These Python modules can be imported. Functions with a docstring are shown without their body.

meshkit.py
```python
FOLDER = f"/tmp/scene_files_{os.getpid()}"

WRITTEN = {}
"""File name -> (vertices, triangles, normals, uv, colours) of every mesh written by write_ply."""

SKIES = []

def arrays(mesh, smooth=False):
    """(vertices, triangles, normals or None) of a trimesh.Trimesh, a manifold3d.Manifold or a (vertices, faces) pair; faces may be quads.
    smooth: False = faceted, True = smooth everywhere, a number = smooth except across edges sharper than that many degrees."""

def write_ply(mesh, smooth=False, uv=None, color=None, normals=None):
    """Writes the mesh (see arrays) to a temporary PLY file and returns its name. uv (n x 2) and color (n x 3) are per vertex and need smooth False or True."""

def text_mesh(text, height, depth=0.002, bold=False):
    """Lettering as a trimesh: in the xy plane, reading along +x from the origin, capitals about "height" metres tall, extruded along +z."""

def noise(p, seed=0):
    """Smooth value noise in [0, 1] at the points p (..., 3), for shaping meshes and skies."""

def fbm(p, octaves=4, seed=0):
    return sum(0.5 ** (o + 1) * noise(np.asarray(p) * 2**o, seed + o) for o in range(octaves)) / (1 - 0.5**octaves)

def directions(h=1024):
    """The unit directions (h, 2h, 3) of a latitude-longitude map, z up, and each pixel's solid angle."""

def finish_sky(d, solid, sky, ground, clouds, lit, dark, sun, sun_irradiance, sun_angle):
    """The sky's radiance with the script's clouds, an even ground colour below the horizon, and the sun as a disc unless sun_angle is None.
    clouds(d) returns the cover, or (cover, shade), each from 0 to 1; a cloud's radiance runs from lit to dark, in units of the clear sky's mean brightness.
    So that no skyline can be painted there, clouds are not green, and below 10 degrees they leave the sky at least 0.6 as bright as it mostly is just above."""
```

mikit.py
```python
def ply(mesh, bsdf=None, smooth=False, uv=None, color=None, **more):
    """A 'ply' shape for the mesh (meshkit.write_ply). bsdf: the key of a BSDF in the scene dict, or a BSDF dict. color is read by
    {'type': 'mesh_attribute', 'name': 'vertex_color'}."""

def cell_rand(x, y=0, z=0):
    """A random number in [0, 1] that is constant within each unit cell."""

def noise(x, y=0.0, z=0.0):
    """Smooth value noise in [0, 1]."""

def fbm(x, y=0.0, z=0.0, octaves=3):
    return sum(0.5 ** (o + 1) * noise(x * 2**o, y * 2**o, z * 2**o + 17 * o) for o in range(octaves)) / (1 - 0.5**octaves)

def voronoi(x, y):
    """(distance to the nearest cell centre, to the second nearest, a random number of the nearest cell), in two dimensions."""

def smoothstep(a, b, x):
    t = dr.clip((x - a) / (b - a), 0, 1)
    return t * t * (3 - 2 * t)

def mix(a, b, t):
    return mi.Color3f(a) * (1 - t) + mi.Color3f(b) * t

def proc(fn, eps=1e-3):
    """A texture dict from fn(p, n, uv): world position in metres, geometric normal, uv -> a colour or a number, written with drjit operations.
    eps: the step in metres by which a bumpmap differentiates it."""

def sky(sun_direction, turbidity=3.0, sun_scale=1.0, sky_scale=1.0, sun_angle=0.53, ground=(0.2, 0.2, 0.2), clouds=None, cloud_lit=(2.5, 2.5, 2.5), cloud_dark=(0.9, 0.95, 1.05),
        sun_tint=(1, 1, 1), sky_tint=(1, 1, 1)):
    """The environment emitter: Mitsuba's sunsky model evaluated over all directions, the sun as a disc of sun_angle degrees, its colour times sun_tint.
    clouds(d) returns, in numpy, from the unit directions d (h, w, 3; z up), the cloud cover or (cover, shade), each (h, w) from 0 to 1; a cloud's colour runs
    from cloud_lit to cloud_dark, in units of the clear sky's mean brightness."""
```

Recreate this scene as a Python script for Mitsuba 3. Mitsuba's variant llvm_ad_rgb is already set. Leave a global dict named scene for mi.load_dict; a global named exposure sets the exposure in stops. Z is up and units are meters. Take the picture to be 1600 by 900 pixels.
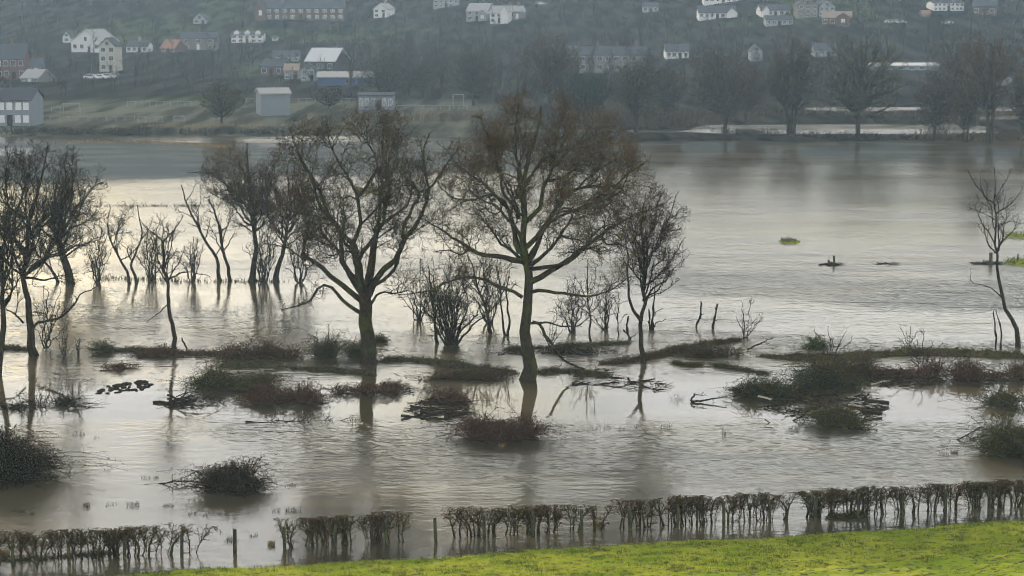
import math, numpy as np, trimesh, drjit as dr, mitsuba as mi, mikit, meshkit
from mikit import noise, fbm, smoothstep, mix, proc, ply

T = mi.ScalarTransform4f
scene, labels = {}, {}

# ------------------------------------------------------------------ camera, sky, exposure, haze
F, H = 3200.0, 24.0                       # focal length in photo pixels, eye height over the flood
PITCH = math.atan(459 / F)
cp, sp = math.cos(PITCH), math.sin(PITCH)
exposure = 2.35
HAZE = 0.00019
SUN_AZ, SUN_EL = -21.0, 17.0
a_, e_ = math.radians(SUN_AZ), math.radians(SUN_EL)
sun_dir = [math.sin(a_) * math.cos(e_), math.cos(a_) * math.cos(e_), math.sin(e_)]


def clouds(d):
    el = np.clip(d[..., 2], 0.03, 1)
    q = np.stack([d[..., 0] / (el + 0.22), d[..., 1] / (el + 0.22), el * 0], -1)
    n = meshkit.fbm(q * 1.7 + 3.1, 5, 4)
    m = meshkit.fbm(q * 3.1 + 9.7, 4, 11)
    cover = np.clip((n - 0.30) / 0.22, 0, 1) * 0.95
    shade = np.clip((m - 0.36) / 0.36, 0, 1)
    up = np.clip((d[..., 2] - 0.42) / 0.4, 0, 1)          # the cloud thins overhead
    cover = cover * (1 - 0.75 * up * up * (3 - 2 * up))
    return cover, shade


scene['sky'] = mikit.sky(sun_dir, turbidity=4, sun_scale=1.3, sun_angle=4, clouds=clouds, cloud_lit=(6.1, 6.25, 6.4), cloud_dark=(2.9, 3.05, 3.3), sun_tint=(0.77, 0.90, 1.26), ground=(0.12, 0.12, 0.1))
scene['haze_air'] = {'type': 'homogeneous', 'albedo': {'type': 'rgb', 'value': [0.90, 0.94, 0.96]}, 'sigma_t': {'type': 'rgb', 'value': [HAZE * 0.70, HAZE * 1.0, HAZE * 1.30]}, 'phase': {'type': 'hg', 'g': 0.12}}
scene['camera'] = {'type': 'perspective', 'fov': math.degrees(2 * math.atan(800 / F)), 'near_clip': 0.5, 'far_clip': 6000.0,
                   'to_world': T().look_at(origin=[0, 0, H], target=[0, cp, H - sp], up=[0, 0, 1]),
                   'medium': {'type': 'ref', 'id': 'haze_air'}}
scene['haze'] = {'type': 'cube', 'to_world': T().translate([0, 770, 63]).scale([900, 900, 68]), 'bsdf': {'type': 'null'},
                 'interior': {'type': 'ref', 'id': 'haze_air'}}
labels['haze'] = {'label': 'pale winter haze filling the valley air', 'category': 'haze', 'kind': 'stuff'}


# ------------------------------------------------------------------ measuring: where a photo point stands in the place
def ray(px, py):
    u, v = px - 800.0, 450.0 - py
    return np.array([u, cp * F + sp * v, -sp * F + cp * v])


def G(px, py, z=0.0):
    d = ray(px, py)
    return np.array([0, 0, H]) + d * ((z - H) / d[2])


def at(px, py, Y):
    d = ray(px, py)
    return np.array([0, 0, H]) + d * (Y / d[1])


def mpp(Y, z=0.0):
    return (Y * cp + (H - z) * sp) / F


# ------------------------------------------------------------------ materials
def rgb(*c):
    return {'type': 'rgb', 'value': list(c)}


def two(d):
    return {'type': 'twosided', 'bsdf': d}


def diffuse(name, *c):
    scene[name] = two({'type': 'diffuse', 'reflectance': rgb(*c)})


def bark(base, moss, amount):
    def fn(p, n, uv):
        g = fbm(p.x * 2.2, p.y * 2.2, p.z * 1.1, 3)
        f = fbm(p.x * 14, p.y * 14, p.z * 5, 2)
        c = mix(base, moss, smoothstep(0.62 - amount, 0.82 - amount, g))
        return c * (0.55 + 0.9 * f)
    return two({'type': 'diffuse', 'reflectance': proc(fn)})


scene['bark_oak'] = bark((0.048, 0.037, 0.025), (0.062, 0.070, 0.018), 0.14)
scene['bark_dark'] = bark((0.042, 0.033, 0.024), (0.046, 0.050, 0.022), 0.05)
diffuse('twig_russet', 0.112, 0.072, 0.036)
diffuse('twig_brown', 0.088, 0.058, 0.032)
diffuse('twig_dark', 0.040, 0.030, 0.020)
diffuse('twig_olive', 0.080, 0.070, 0.030)
diffuse('twig_far', 0.090, 0.062, 0.034)
diffuse('twig_purple', 0.092, 0.052, 0.036)
diffuse('evergreen', 0.030, 0.045, 0.022)
diffuse('leaf_green', 0.042, 0.050, 0.018)
diffuse('leaf_brown', 0.105, 0.058, 0.030)
diffuse('reed_tan', 0.26, 0.19, 0.085)
diffuse('reed_dull', 0.085, 0.080, 0.045)
diffuse('wood_pale', 0.42, 0.36, 0.27)
diffuse('wood_wet', 0.040, 0.033, 0.026)


def post_fn(p, n, uv):
    g = fbm(p.x * 9, p.y * 9, p.z * 2.5, 3)
    return mix((0.05, 0.045, 0.035), (0.10, 0.105, 0.05), smoothstep(0.35, 0.65, g))


scene['post_wood'] = two({'type': 'diffuse', 'reflectance': proc(post_fn)})


def mud_fn(p, n, uv):
    g = fbm(p.x * 1.3, p.y * 1.3, 0.0, 3)
    f = fbm(p.x * 9, p.y * 9, 0.0, 3)
    c = mix((0.040, 0.030, 0.020), (0.062, 0.060, 0.022), smoothstep(0.45, 0.62, g))
    return mix(c, (0.10, 0.075, 0.045), smoothstep(0.58, 0.75, f))


scene['mud'] = two({'type': 'diffuse', 'reflectance': proc(mud_fn)})


def grass_fn(p, n, uv):
    g = fbm(p.x * 0.7, p.y * 0.7, 0.0, 3)
    f = fbm(p.x * 5, p.y * 8, 0.0, 3)
    c = mix((0.165, 0.225, 0.024), (0.275, 0.300, 0.042), smoothstep(0.35, 0.65, g))
    return mix(c, (0.085, 0.085, 0.030), smoothstep(0.54, 0.70, f))


scene['turf'] = two({'type': 'diffuse', 'reflectance': proc(grass_fn)})
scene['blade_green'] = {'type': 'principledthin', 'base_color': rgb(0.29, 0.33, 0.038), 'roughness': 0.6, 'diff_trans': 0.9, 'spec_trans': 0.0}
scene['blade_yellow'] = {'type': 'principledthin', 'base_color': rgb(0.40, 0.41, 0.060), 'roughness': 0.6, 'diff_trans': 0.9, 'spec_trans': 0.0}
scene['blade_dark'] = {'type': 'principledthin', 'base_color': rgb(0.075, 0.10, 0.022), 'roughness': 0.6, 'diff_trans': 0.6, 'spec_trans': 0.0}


def land_fn(p, n, uv):
    g = fbm(p.x / 38, p.y / 110, p.z / 9, 4)
    f = fbm(p.x / 3.0, p.y / 30, p.z / 2.0, 3)
    c = mix((0.024, 0.022, 0.018), (0.034, 0.040, 0.018), smoothstep(0.60, 0.68, g))
    c = mix(c, (0.080, 0.084, 0.066), (1 - smoothstep(440.0, 475.0, p.y)) * (1 - smoothstep(-10.0, 10.0, p.x)) * 0.9)  # left field: pale winter grass, with the mist over it put into the colour
    return c * (0.5 + 0.9 * smoothstep(0.3, 0.7, f))


scene['land'] = two({'type': 'diffuse', 'reflectance': proc(land_fn, 0.1)})


# the flood: muddy water, ruffled by wind and current in some places and calm in others
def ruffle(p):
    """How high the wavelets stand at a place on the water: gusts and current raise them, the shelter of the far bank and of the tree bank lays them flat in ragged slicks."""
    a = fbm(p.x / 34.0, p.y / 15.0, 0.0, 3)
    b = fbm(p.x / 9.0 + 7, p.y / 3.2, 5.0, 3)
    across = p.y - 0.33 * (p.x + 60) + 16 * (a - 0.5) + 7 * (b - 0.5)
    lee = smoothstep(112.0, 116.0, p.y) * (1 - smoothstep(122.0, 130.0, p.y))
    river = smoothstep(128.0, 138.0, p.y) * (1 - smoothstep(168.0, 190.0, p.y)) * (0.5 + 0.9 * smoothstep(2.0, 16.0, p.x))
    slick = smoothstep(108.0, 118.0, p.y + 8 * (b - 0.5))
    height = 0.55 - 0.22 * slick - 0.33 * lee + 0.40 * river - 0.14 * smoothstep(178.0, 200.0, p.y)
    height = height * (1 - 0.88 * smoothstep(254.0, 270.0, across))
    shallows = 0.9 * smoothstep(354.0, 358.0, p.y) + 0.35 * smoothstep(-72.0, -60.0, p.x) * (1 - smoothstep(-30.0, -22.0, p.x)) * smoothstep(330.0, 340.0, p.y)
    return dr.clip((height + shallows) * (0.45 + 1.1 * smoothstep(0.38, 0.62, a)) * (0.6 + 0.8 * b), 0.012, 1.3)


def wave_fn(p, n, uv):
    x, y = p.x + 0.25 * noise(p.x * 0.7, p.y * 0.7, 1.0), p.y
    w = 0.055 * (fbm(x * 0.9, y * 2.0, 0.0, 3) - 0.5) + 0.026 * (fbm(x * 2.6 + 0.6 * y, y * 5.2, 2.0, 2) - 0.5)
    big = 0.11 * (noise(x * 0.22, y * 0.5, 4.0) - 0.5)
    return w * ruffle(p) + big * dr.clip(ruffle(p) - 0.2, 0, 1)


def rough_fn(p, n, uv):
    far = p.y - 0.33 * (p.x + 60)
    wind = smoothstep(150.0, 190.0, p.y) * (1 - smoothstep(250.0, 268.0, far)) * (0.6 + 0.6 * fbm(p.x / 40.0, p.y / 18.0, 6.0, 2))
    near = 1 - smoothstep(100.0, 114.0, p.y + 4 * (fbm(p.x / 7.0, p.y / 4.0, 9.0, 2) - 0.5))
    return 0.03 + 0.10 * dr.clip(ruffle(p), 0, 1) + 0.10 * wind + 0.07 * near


def silt_fn(p, n, uv):
    a = fbm(p.x / 11.0, p.y / 5.0, 8.0, 3)
    return mix((0.040, 0.034, 0.020), (0.070, 0.057, 0.032), smoothstep(0.42, 0.66, a))


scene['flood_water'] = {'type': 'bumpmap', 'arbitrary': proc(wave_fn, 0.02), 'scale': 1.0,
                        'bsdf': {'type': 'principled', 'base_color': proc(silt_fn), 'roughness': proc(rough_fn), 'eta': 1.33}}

for nm, c in {'render_white': (0.58, 0.58, 0.57), 'render_cream': (0.40, 0.38, 0.32), 'render_grey': (0.25, 0.26, 0.265), 'stone_grey': (0.16, 0.15, 0.14), 'brick_red': (0.13, 0.078, 0.06),
              'brick_brown': (0.12, 0.085, 0.065), 'slate': (0.085, 0.088, 0.098), 'slate_pale': (0.34, 0.33, 0.32), 'tile_red': (0.30, 0.17, 0.13), 'tile_tan': (0.30, 0.24, 0.19), 'metal_pale': (0.55, 0.54, 0.53),
              'window_white': (0.6, 0.6, 0.6), 'blue_clad': (0.06, 0.09, 0.17), 'blue_grey': (0.20, 0.225, 0.245), 'timber_dark': (0.05, 0.04, 0.035), 'car_silver': (0.5, 0.5, 0.52), 'car_dark': (0.04, 0.045, 0.05)}.items():
    diffuse(nm, *c)
scene['glass_dark'] = {'type': 'principled', 'base_color': rgb(0.03, 0.035, 0.04), 'roughness': 0.12}


# ------------------------------------------------------------------ writing entries
def put(key, mesh, mat, smooth=False, kind=None, label=None):
    k, i = key, 0
    while k in scene:
        i += 1
        k = f'{key}_{i:03d}'
    scene[k] = ply(mesh, mat, smooth=smooth)
    if kind or label:
        labels[k] = {}
        if kind:
            labels[k]['kind'] = kind
        if label:
            labels[k]['label'] = label
    return k


used = set()


def thing(name, label, cat, group=None, kind=None):
    k, i = name, 0
    while k in used:
        i += 1
        k = f'{name}_{i:03d}'
    used.add(k)
    labels[k] = {'label': label}
    if cat:
        labels[k]['category'] = cat
    if group:
        labels[k]['group'] = group
    if kind:
        labels[k]['kind'] = kind
    return k


def structure(name, mesh, mat, smooth=False):
    scene[name] = ply(mesh, mat, smooth=smooth)
    labels[name] = {'label': '', 'kind': 'structure'}
    del labels[name]['label']


# ------------------------------------------------------------------ branches
def nrm(v):
    return v / np.maximum(np.linalg.norm(v, axis=-1, keepdims=True), 1e-9)


def tubes(P, R, S):
    """(vertices, faces) of N tapered tubes of K points and S sides."""
    N, K, _ = P.shape
    t = nrm(np.gradient(P, axis=1))
    avg = nrm(P[:, -1] - P[:, 0])
    ref = np.where(np.abs(avg[:, 2:3]) < 0.8, [[0, 0, 1.0]], [[1.0, 0.13, 0]])
    n1 = nrm(np.cross(t, ref[:, None]))
    n2 = np.cross(t, n1)
    an = np.arange(S) * 2 * np.pi / S
    V = P[:, :, None] + R[:, :, None, None] * (np.cos(an)[:, None] * n1[:, :, None] + np.sin(an)[:, None] * n2[:, :, None])
    k, s = np.meshgrid(np.arange(K - 1), np.arange(S), indexing='ij')
    a, b = k * S + s, k * S + (s + 1) % S
    f = np.concatenate([np.stack([a, a + S, b], -1).reshape(-1, 3), np.stack([b, a + S, b + S], -1).reshape(-1, 3)])
    if K == 2 or S == 3:                       # thin twigs end in a point: drop the last ring's empty triangles
        pass
    Fc = (f[None] + (np.arange(N) * K * S)[:, None, None]).reshape(-1, 3)
    return V.reshape(-1, 3), Fc


def join(parts):
    vs, fs, o = [], [], 0
    for v, f in parts:
        vs.append(v)
        fs.append(f + o)
        o += len(v)
    return np.vstack(vs), np.vstack(fs)


def resample(pts, K, rng=None, gnarl=0.0):
    pts = np.asarray(pts, float)
    if len(pts) > 2:                            # Catmull-Rom
        q = np.vstack([2 * pts[0] - pts[1], pts, 2 * pts[-1] - pts[-2]])
        out = []
        for i in range(1, len(q) - 2):
            u = np.linspace(0, 1, 9)[:-1, None]
            p0, p1, p2, p3 = q[i - 1], q[i], q[i + 1], q[i + 2]
            out.append(0.5 * (2 * p1 + (p2 - p0) * u + (2 * p0 - 5 * p1 + 4 * p2 - p3) * u**2 + (3 * p1 - p0 - 3 * p2 + p3) * u**3))
        pts = np.vstack(out + [pts[-1:]])
    d = np.concatenate([[0], np.cumsum(np.linalg.norm(np.diff(pts, axis=0), axis=1))])
    s = np.linspace(0, d[-1], K)
    out = np.stack([np.interp(s, d, pts[:, i]) for i in range(3)], 1)
    if gnarl and rng is not None:
        w = rng.normal(0, gnarl, (K, 3))
        w = (w + np.roll(w, 1, 0)) / 2
        w[0] = w[-1] = 0
        out = out + w
    return out


def resample_all(P, K):
    u = np.linspace(0, P.shape[1] - 1, K)
    i = np.minimum(u.astype(int), P.shape[1] - 2)
    f = (u - i)[None, :, None]
    return P[:, i] * (1 - f) + P[:, i + 1] * f


def branch(P, R, rng, gap, lmin, lmax, ang=(35, 65), up=0.25, trop=0.06, gnarl=0.22, K=5, t0=0.15, rr=0.6, rtip=0.006, rk=0.012, env=None, dens=None, shrink=0.5):
    N, Kp, _ = P.shape
    L = np.linalg.norm(np.diff(P, axis=1), axis=2).sum(1)
    n = np.floor(L * (1 - t0) / gap + rng.random(N)).astype(int)
    idx = np.repeat(np.arange(N), n)
    M = len(idx)
    if M == 0:
        return np.zeros((0, K, 3)), np.zeros((0, K))
    t = t0 + (1 - t0) * rng.random(M) ** 0.85
    s = np.minimum(t, 0.9999) * (Kp - 1)
    i = s.astype(int)
    fr = (s - i)[:, None]
    p = P[idx, i] * (1 - fr) + P[idx, i + 1] * fr
    r = R[idx, i] * (1 - fr[:, 0]) + R[idx, i + 1] * fr[:, 0]
    tan = nrm(P[idx, i + 1] - P[idx, i])
    v = rng.normal(size=(M, 3))
    perp = nrm(v - (v * tan).sum(1, keepdims=True) * tan)
    a = np.radians(rng.uniform(*ang, M))[:, None]
    d = np.cos(a) * tan + np.sin(a) * perp
    d[:, 2] += up * rng.random(M)
    d = nrm(d)
    ln = rng.uniform(lmin, lmax, M) * (1 - shrink * t)
    if env is not None:
        e = env(p + d * ln[:, None])
        ln = ln * np.where(e > 1, np.clip(1.6 - e, 0.12, 0.6), 1.0)
    r0 = np.minimum(r * rr, rtip + ln * rk)
    pts = [p]
    for k in range(1, K):
        d = d + gnarl * rng.normal(size=(M, 3))
        d[:, 2] += trop
        d = nrm(d)
        pts.append(pts[-1] + d * (ln / (K - 1))[:, None])
    u = np.linspace(0, 1, K)[None]
    return np.stack(pts, 1), np.maximum(r0[:, None] * (1 - u) + rtip * u, rtip * 0.6)


def ellipsoid_env(c, rx, ry, rz, zlow=None):
    c = np.asarray(c)

    def env(p):
        q = (p - c) / [rx, ry, rz]
        return np.linalg.norm(q, axis=-1)
    return env


def limbs_to_targets(trunk, rtrunk, env_c, rr, n, rng, fork=0.3, low=-0.75, bow=0.25, K=12, skew=0.0):
    """Limbs from the trunk to points spread over the crown's shell."""
    P, R = [], []
    zb, zt = trunk[0, 2], trunk[-1, 2]
    for i in range(n):
        u = low + (0.97 - low) * ((i + 0.5) / n)
        th = i * 2.39996 + rng.uniform(-0.5, 0.5)
        c = math.sqrt(max(0, 1 - u * u))
        q = env_c + np.array([rr[0] * c * math.cos(th), rr[1] * c * math.sin(th), rr[2] * u]) * rng.uniform(0.72, 0.97)
        hs = np.clip((q[2] - zb) / (zt - zb) * rng.uniform(0.45, 0.75), fork, 0.97)
        s = hs * (len(trunk) - 1)
        j = min(int(s), len(trunk) - 2)
        p = trunk[j] + (trunk[j + 1] - trunk[j]) * (s - j)
        rp = np.interp(s, np.arange(len(trunk)), rtrunk)
        mid1 = p + (q - p) * 0.33 + np.array([0, 0, 1]) * bow * rng.uniform(-0.4, 0.5) * np.linalg.norm(q - p)
        mid2 = p + (q - p) * 0.68 + rng.normal(0, 0.06, 3) * np.linalg.norm(q - p)
        L = np.linalg.norm(q - p)
        P.append(resample([p, mid1, mid2, q], K, rng, 0.02 * L))
        R.append(np.linspace(min(rp * 0.62, 0.018 * L + 0.03), 0.016, K))
    return P, R


def build_tree(name, label, trunk, rt, limbs, env, levels, rng, barkm='bark_dark', twigm='twig_brown', group=None, sides=8, cat='tree', limb_parts=True, trunks=None):
    """trunk (K,3), rt (K,), limbs [(P,R)], levels: list of dicts for branch()."""
    t = thing(name, label, cat, group)
    Ks = 14
    for tp, tr in ([(trunk, rt)] + (trunks or [])):
        put(t + '__trunk', tubes(tp[None], tr[None], sides), barkm, smooth=True)
    PL = np.stack([resample(p, Ks) for p, r in limbs]) if limbs else np.zeros((0, Ks, 3))
    RL = np.stack([np.interp(np.linspace(0, 1, Ks), np.linspace(0, 1, len(r)), r) for p, r in limbs]) if limbs else np.zeros((0, Ks))
    if limb_parts:
        for k in range(len(PL)):
            put(t + '__limb', tubes(PL[k:k + 1], RL[k:k + 1], 6), barkm, smooth=True)
    elif len(PL):
        put(t + '__crown_limbs', tubes(PL, RL, 5), barkm, kind='stuff')
    tr = np.stack([resample(tp, Ks) for tp, _ in [(trunk, rt)] + (trunks or [])])
    trr = np.stack([np.interp(np.linspace(0, 1, Ks), np.linspace(0, 1, len(r)), r) for _, r in [(trunk, rt)] + (trunks or [])])
    P, R = np.concatenate([PL, tr[:, Ks // 2:][:, np.linspace(0, Ks - Ks // 2 - 1, Ks).round().astype(int)]]) if len(PL) == 0 else PL, RL if len(PL) else trr[:, Ks // 2:][:, np.linspace(0, Ks - Ks // 2 - 1, Ks).round().astype(int)]
    thick, fine = [], []
    for li, lv in enumerate(levels):
        lv = dict(lv)
        S = lv.pop('S', 3)
        P, R = branch(P, R, rng, env=env, **lv)
        if len(P) == 0:
            break
        (thick if li < max(1, len(levels) - 2) else fine).append(tubes(P, R, S))
    if thick:
        put(t + '__branches', join(thick), barkm, kind='stuff')
    if fine:
        put(t + '__twigs', join(fine), twigm, kind='stuff')
    return t


def levels(d, s=1.0, up=0.25, r=1.0, n=4):
    """Branch orders for a crown: d scales the gaps (density), s the lengths, r the twig thickness."""
    a = [dict(gap=0.50 * d, lmin=1.1 * s, lmax=3.2 * s, ang=(30, 65), up=up, K=6, S=4, rr=0.65, rtip=0.015 * r, rk=0.013, gnarl=0.30),
         dict(gap=0.36 * d, lmin=0.5 * s, lmax=1.6 * s, ang=(30, 65), up=up, K=4, S=3, rr=0.7, rtip=0.011 * r, rk=0.012, gnarl=0.30, t0=0.1),
         dict(gap=0.26 * d, lmin=0.3 * s, lmax=0.95 * s, ang=(25, 65), up=up, K=3, S=3, rr=0.75, rtip=0.009 * r, rk=0.009, gnarl=0.28, t0=0.1),
         dict(gap=0.26 * d, lmin=0.2 * s, lmax=0.5 * s, ang=(25, 65), up=up, K=2, S=3, rr=0.85, rtip=0.0075 * r, rk=0.006, gnarl=0.25, t0=0.2)]
    return a[:n]


def oak_levels(d, r=1.0):
    """Branch orders of the two big crowns: crooked boughs that leave the inner crown open, fine twigs at their ends."""
    return [dict(gap=0.46 * d, lmin=1.2, lmax=3.6, ang=(30, 70), up=0.10, trop=0.03, K=8, S=4, rr=0.62, rtip=0.016 * r, rk=0.014, gnarl=0.36, t0=0.28, shrink=0.45),
            dict(gap=0.36 * d, lmin=0.6, lmax=1.9, ang=(30, 70), up=0.12, trop=0.04, K=5, S=3, rr=0.72, rtip=0.012 * r, rk=0.012, gnarl=0.36, t0=0.2),
            dict(gap=0.27 * d, lmin=0.35, lmax=1.05, ang=(25, 65), up=0.18, K=3, S=3, rr=0.78, rtip=0.009 * r, rk=0.009, gnarl=0.30, t0=0.15),
            dict(gap=0.25 * d, lmin=0.22, lmax=0.55, ang=(25, 65), up=0.2, K=2, S=3, rr=0.85, rtip=0.0075 * r, rk=0.006, gnarl=0.25, t0=0.2)]


def traced(base, stems, limbs, rng, extra=0, crown=None, dk=0.5, gn=0.012):
    """Stems and limbs measured on the photograph, set at the tree's own distance, each leaning towards or away from the viewer by a chance amount.
    base: pixel of the foot; stems/limbs: (points, first radius, last radius) in pixels. Returns [(P, R)] of stems and of limbs, distance, m per px."""
    foot = G(*base)
    Y = foot[1]
    m = mpp(Y)
    flat, deep = [np.zeros((0, 2))], [np.zeros(0)]
    outs = []
    for k, (pts, r0, r1) in enumerate(list(stems) + list(limbs)):
        pts = np.asarray(pts, float)
        is_stem = k < len(stems)
        P = np.array([at(x, y, Y) for x, y in pts])
        al = np.concatenate([[0], np.cumsum(np.linalg.norm(np.diff(P, axis=0), axis=1))])
        d0 = 0.0
        if len(flat[0]) or len(flat) > 1:
            A, D = np.vstack(flat), np.concatenate(deep)
            d0 = D[np.argmin(((A - pts[0]) ** 2).sum(1))]
        slope = rng.uniform(-0.10, 0.10) if is_stem else rng.choice([-1, 1]) * rng.uniform(0.15, dk)
        dy = d0 + slope * al * np.clip(al / max(al[-1], 1e-6) * 1.5, 0.3, 1)
        if is_stem:
            dy = dy - dy[0] if k == 0 else dy
            P[0, 2] = -0.4 if abs(P[0, 2]) < 0.6 else P[0, 2]
        P[:, 1] += dy
        # keep the traced outline's scale when it leans
        K = 16 if is_stem else 14
        Q = resample(P, K, rng, gn * al[-1])
        u = np.linspace(0, 1, K)
        Rr = (r0 + (r1 - r0) * u**0.8) * m
        if is_stem:
            Rr = Rr * (1 + 0.35 * np.exp(-np.arange(K) / 0.9))
        outs.append((Q, Rr))
        s = np.linspace(0, 1, 30)
        flat.append(np.stack([np.interp(s, al / al[-1], pts[:, 0]), np.interp(s, al / al[-1], pts[:, 1])], 1))
        deep.append(np.interp(s, al / al[-1], dy))
    return outs[:len(stems)], outs[len(stems):], Y, m


def photo_tree(name, label, base, stems, limbs, crown, seed, extra=0, lv=None, barkm='bark_dark', twigm='twig_brown', group=None, dk=0.5, depth=None, fork=0.35, low=-0.7, cat='tree', limb_parts=True):
    rng = np.random.default_rng(seed)
    st, lb, Y, m = traced(base, stems, limbs, rng, dk=dk)
    cx, cy, rx, ry = crown
    c = at(cx, cy, Y)
    rr = np.array([rx * m, (depth or rx * 0.85) * m, ry * m])
    env = ellipsoid_env(c, *rr)
    if extra:
        P, R = limbs_to_targets(st[0][0], st[0][1], c, rr, extra, rng, fork=fork, low=low)
        lb = lb + list(zip(P, R))
    return build_tree(name, label, st[0][0], st[0][1], lb, env, lv or levels(1.0), rng, barkm, twigm, group, trunks=st[1:], cat=cat, limb_parts=limb_parts)


# ------------------------------------------------------------------ the setting: ground, water, near bank, far land
def edge_y(x):
    return 88.05 + 0.2216 * x - 1.55 + 0.15 * np.sin(x * 0.35) + 0.12 * np.sin(x * 0.9 + 1)


def grid(xs, ys, zf):
    X, Y = np.meshgrid(xs, ys)
    Z = zf(X, Y)
    n, m_ = len(xs), len(ys)
    i, j = np.meshgrid(np.arange(m_ - 1), np.arange(n - 1), indexing='ij')
    a = (i * n + j).ravel()
    f = np.concatenate([np.stack([a, a + 1, a + n], 1), np.stack([a + 1, a + n + 1, a + n], 1)])
    return np.stack([X, Y, Z], -1).reshape(-1, 3), f


def bank_z(X, Y):
    e = edge_y(X)
    u = e - Y
    base = np.where(u > 0, 22.2 * np.power(np.clip(u / 88.0, 0, 1.3), 1.32), 0.10 * u)
    p = np.stack([X, Y, X * 0], -1)
    bump = 0.38 * (meshkit.fbm(p * [1.1, 1.7, 1], 4, 3) - 0.5) + 0.16 * (meshkit.fbm(p * [4.0, 6.0, 1], 3, 9) - 0.5)
    far = np.clip(u / 3.5, 0, 1)
    return base + bump * (0.06 + 0.94 * far)


xs = np.unique(np.concatenate([np.linspace(-120, -22, 20), np.arange(-22, 30, 0.28), np.linspace(30, 120, 20)]))
ys = np.unique(np.concatenate([np.linspace(-60, 70, 40), np.linspace(70, 78, 10), np.arange(78, 96, 0.2), np.linspace(98, 125, 4)]))
structure('grass_bank', grid(xs, ys, bank_z), 'turf', smooth=True)


def hill_start(X):
    return 590 - 140 * np.clip((X + 60) / 160, 0, 1)


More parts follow.
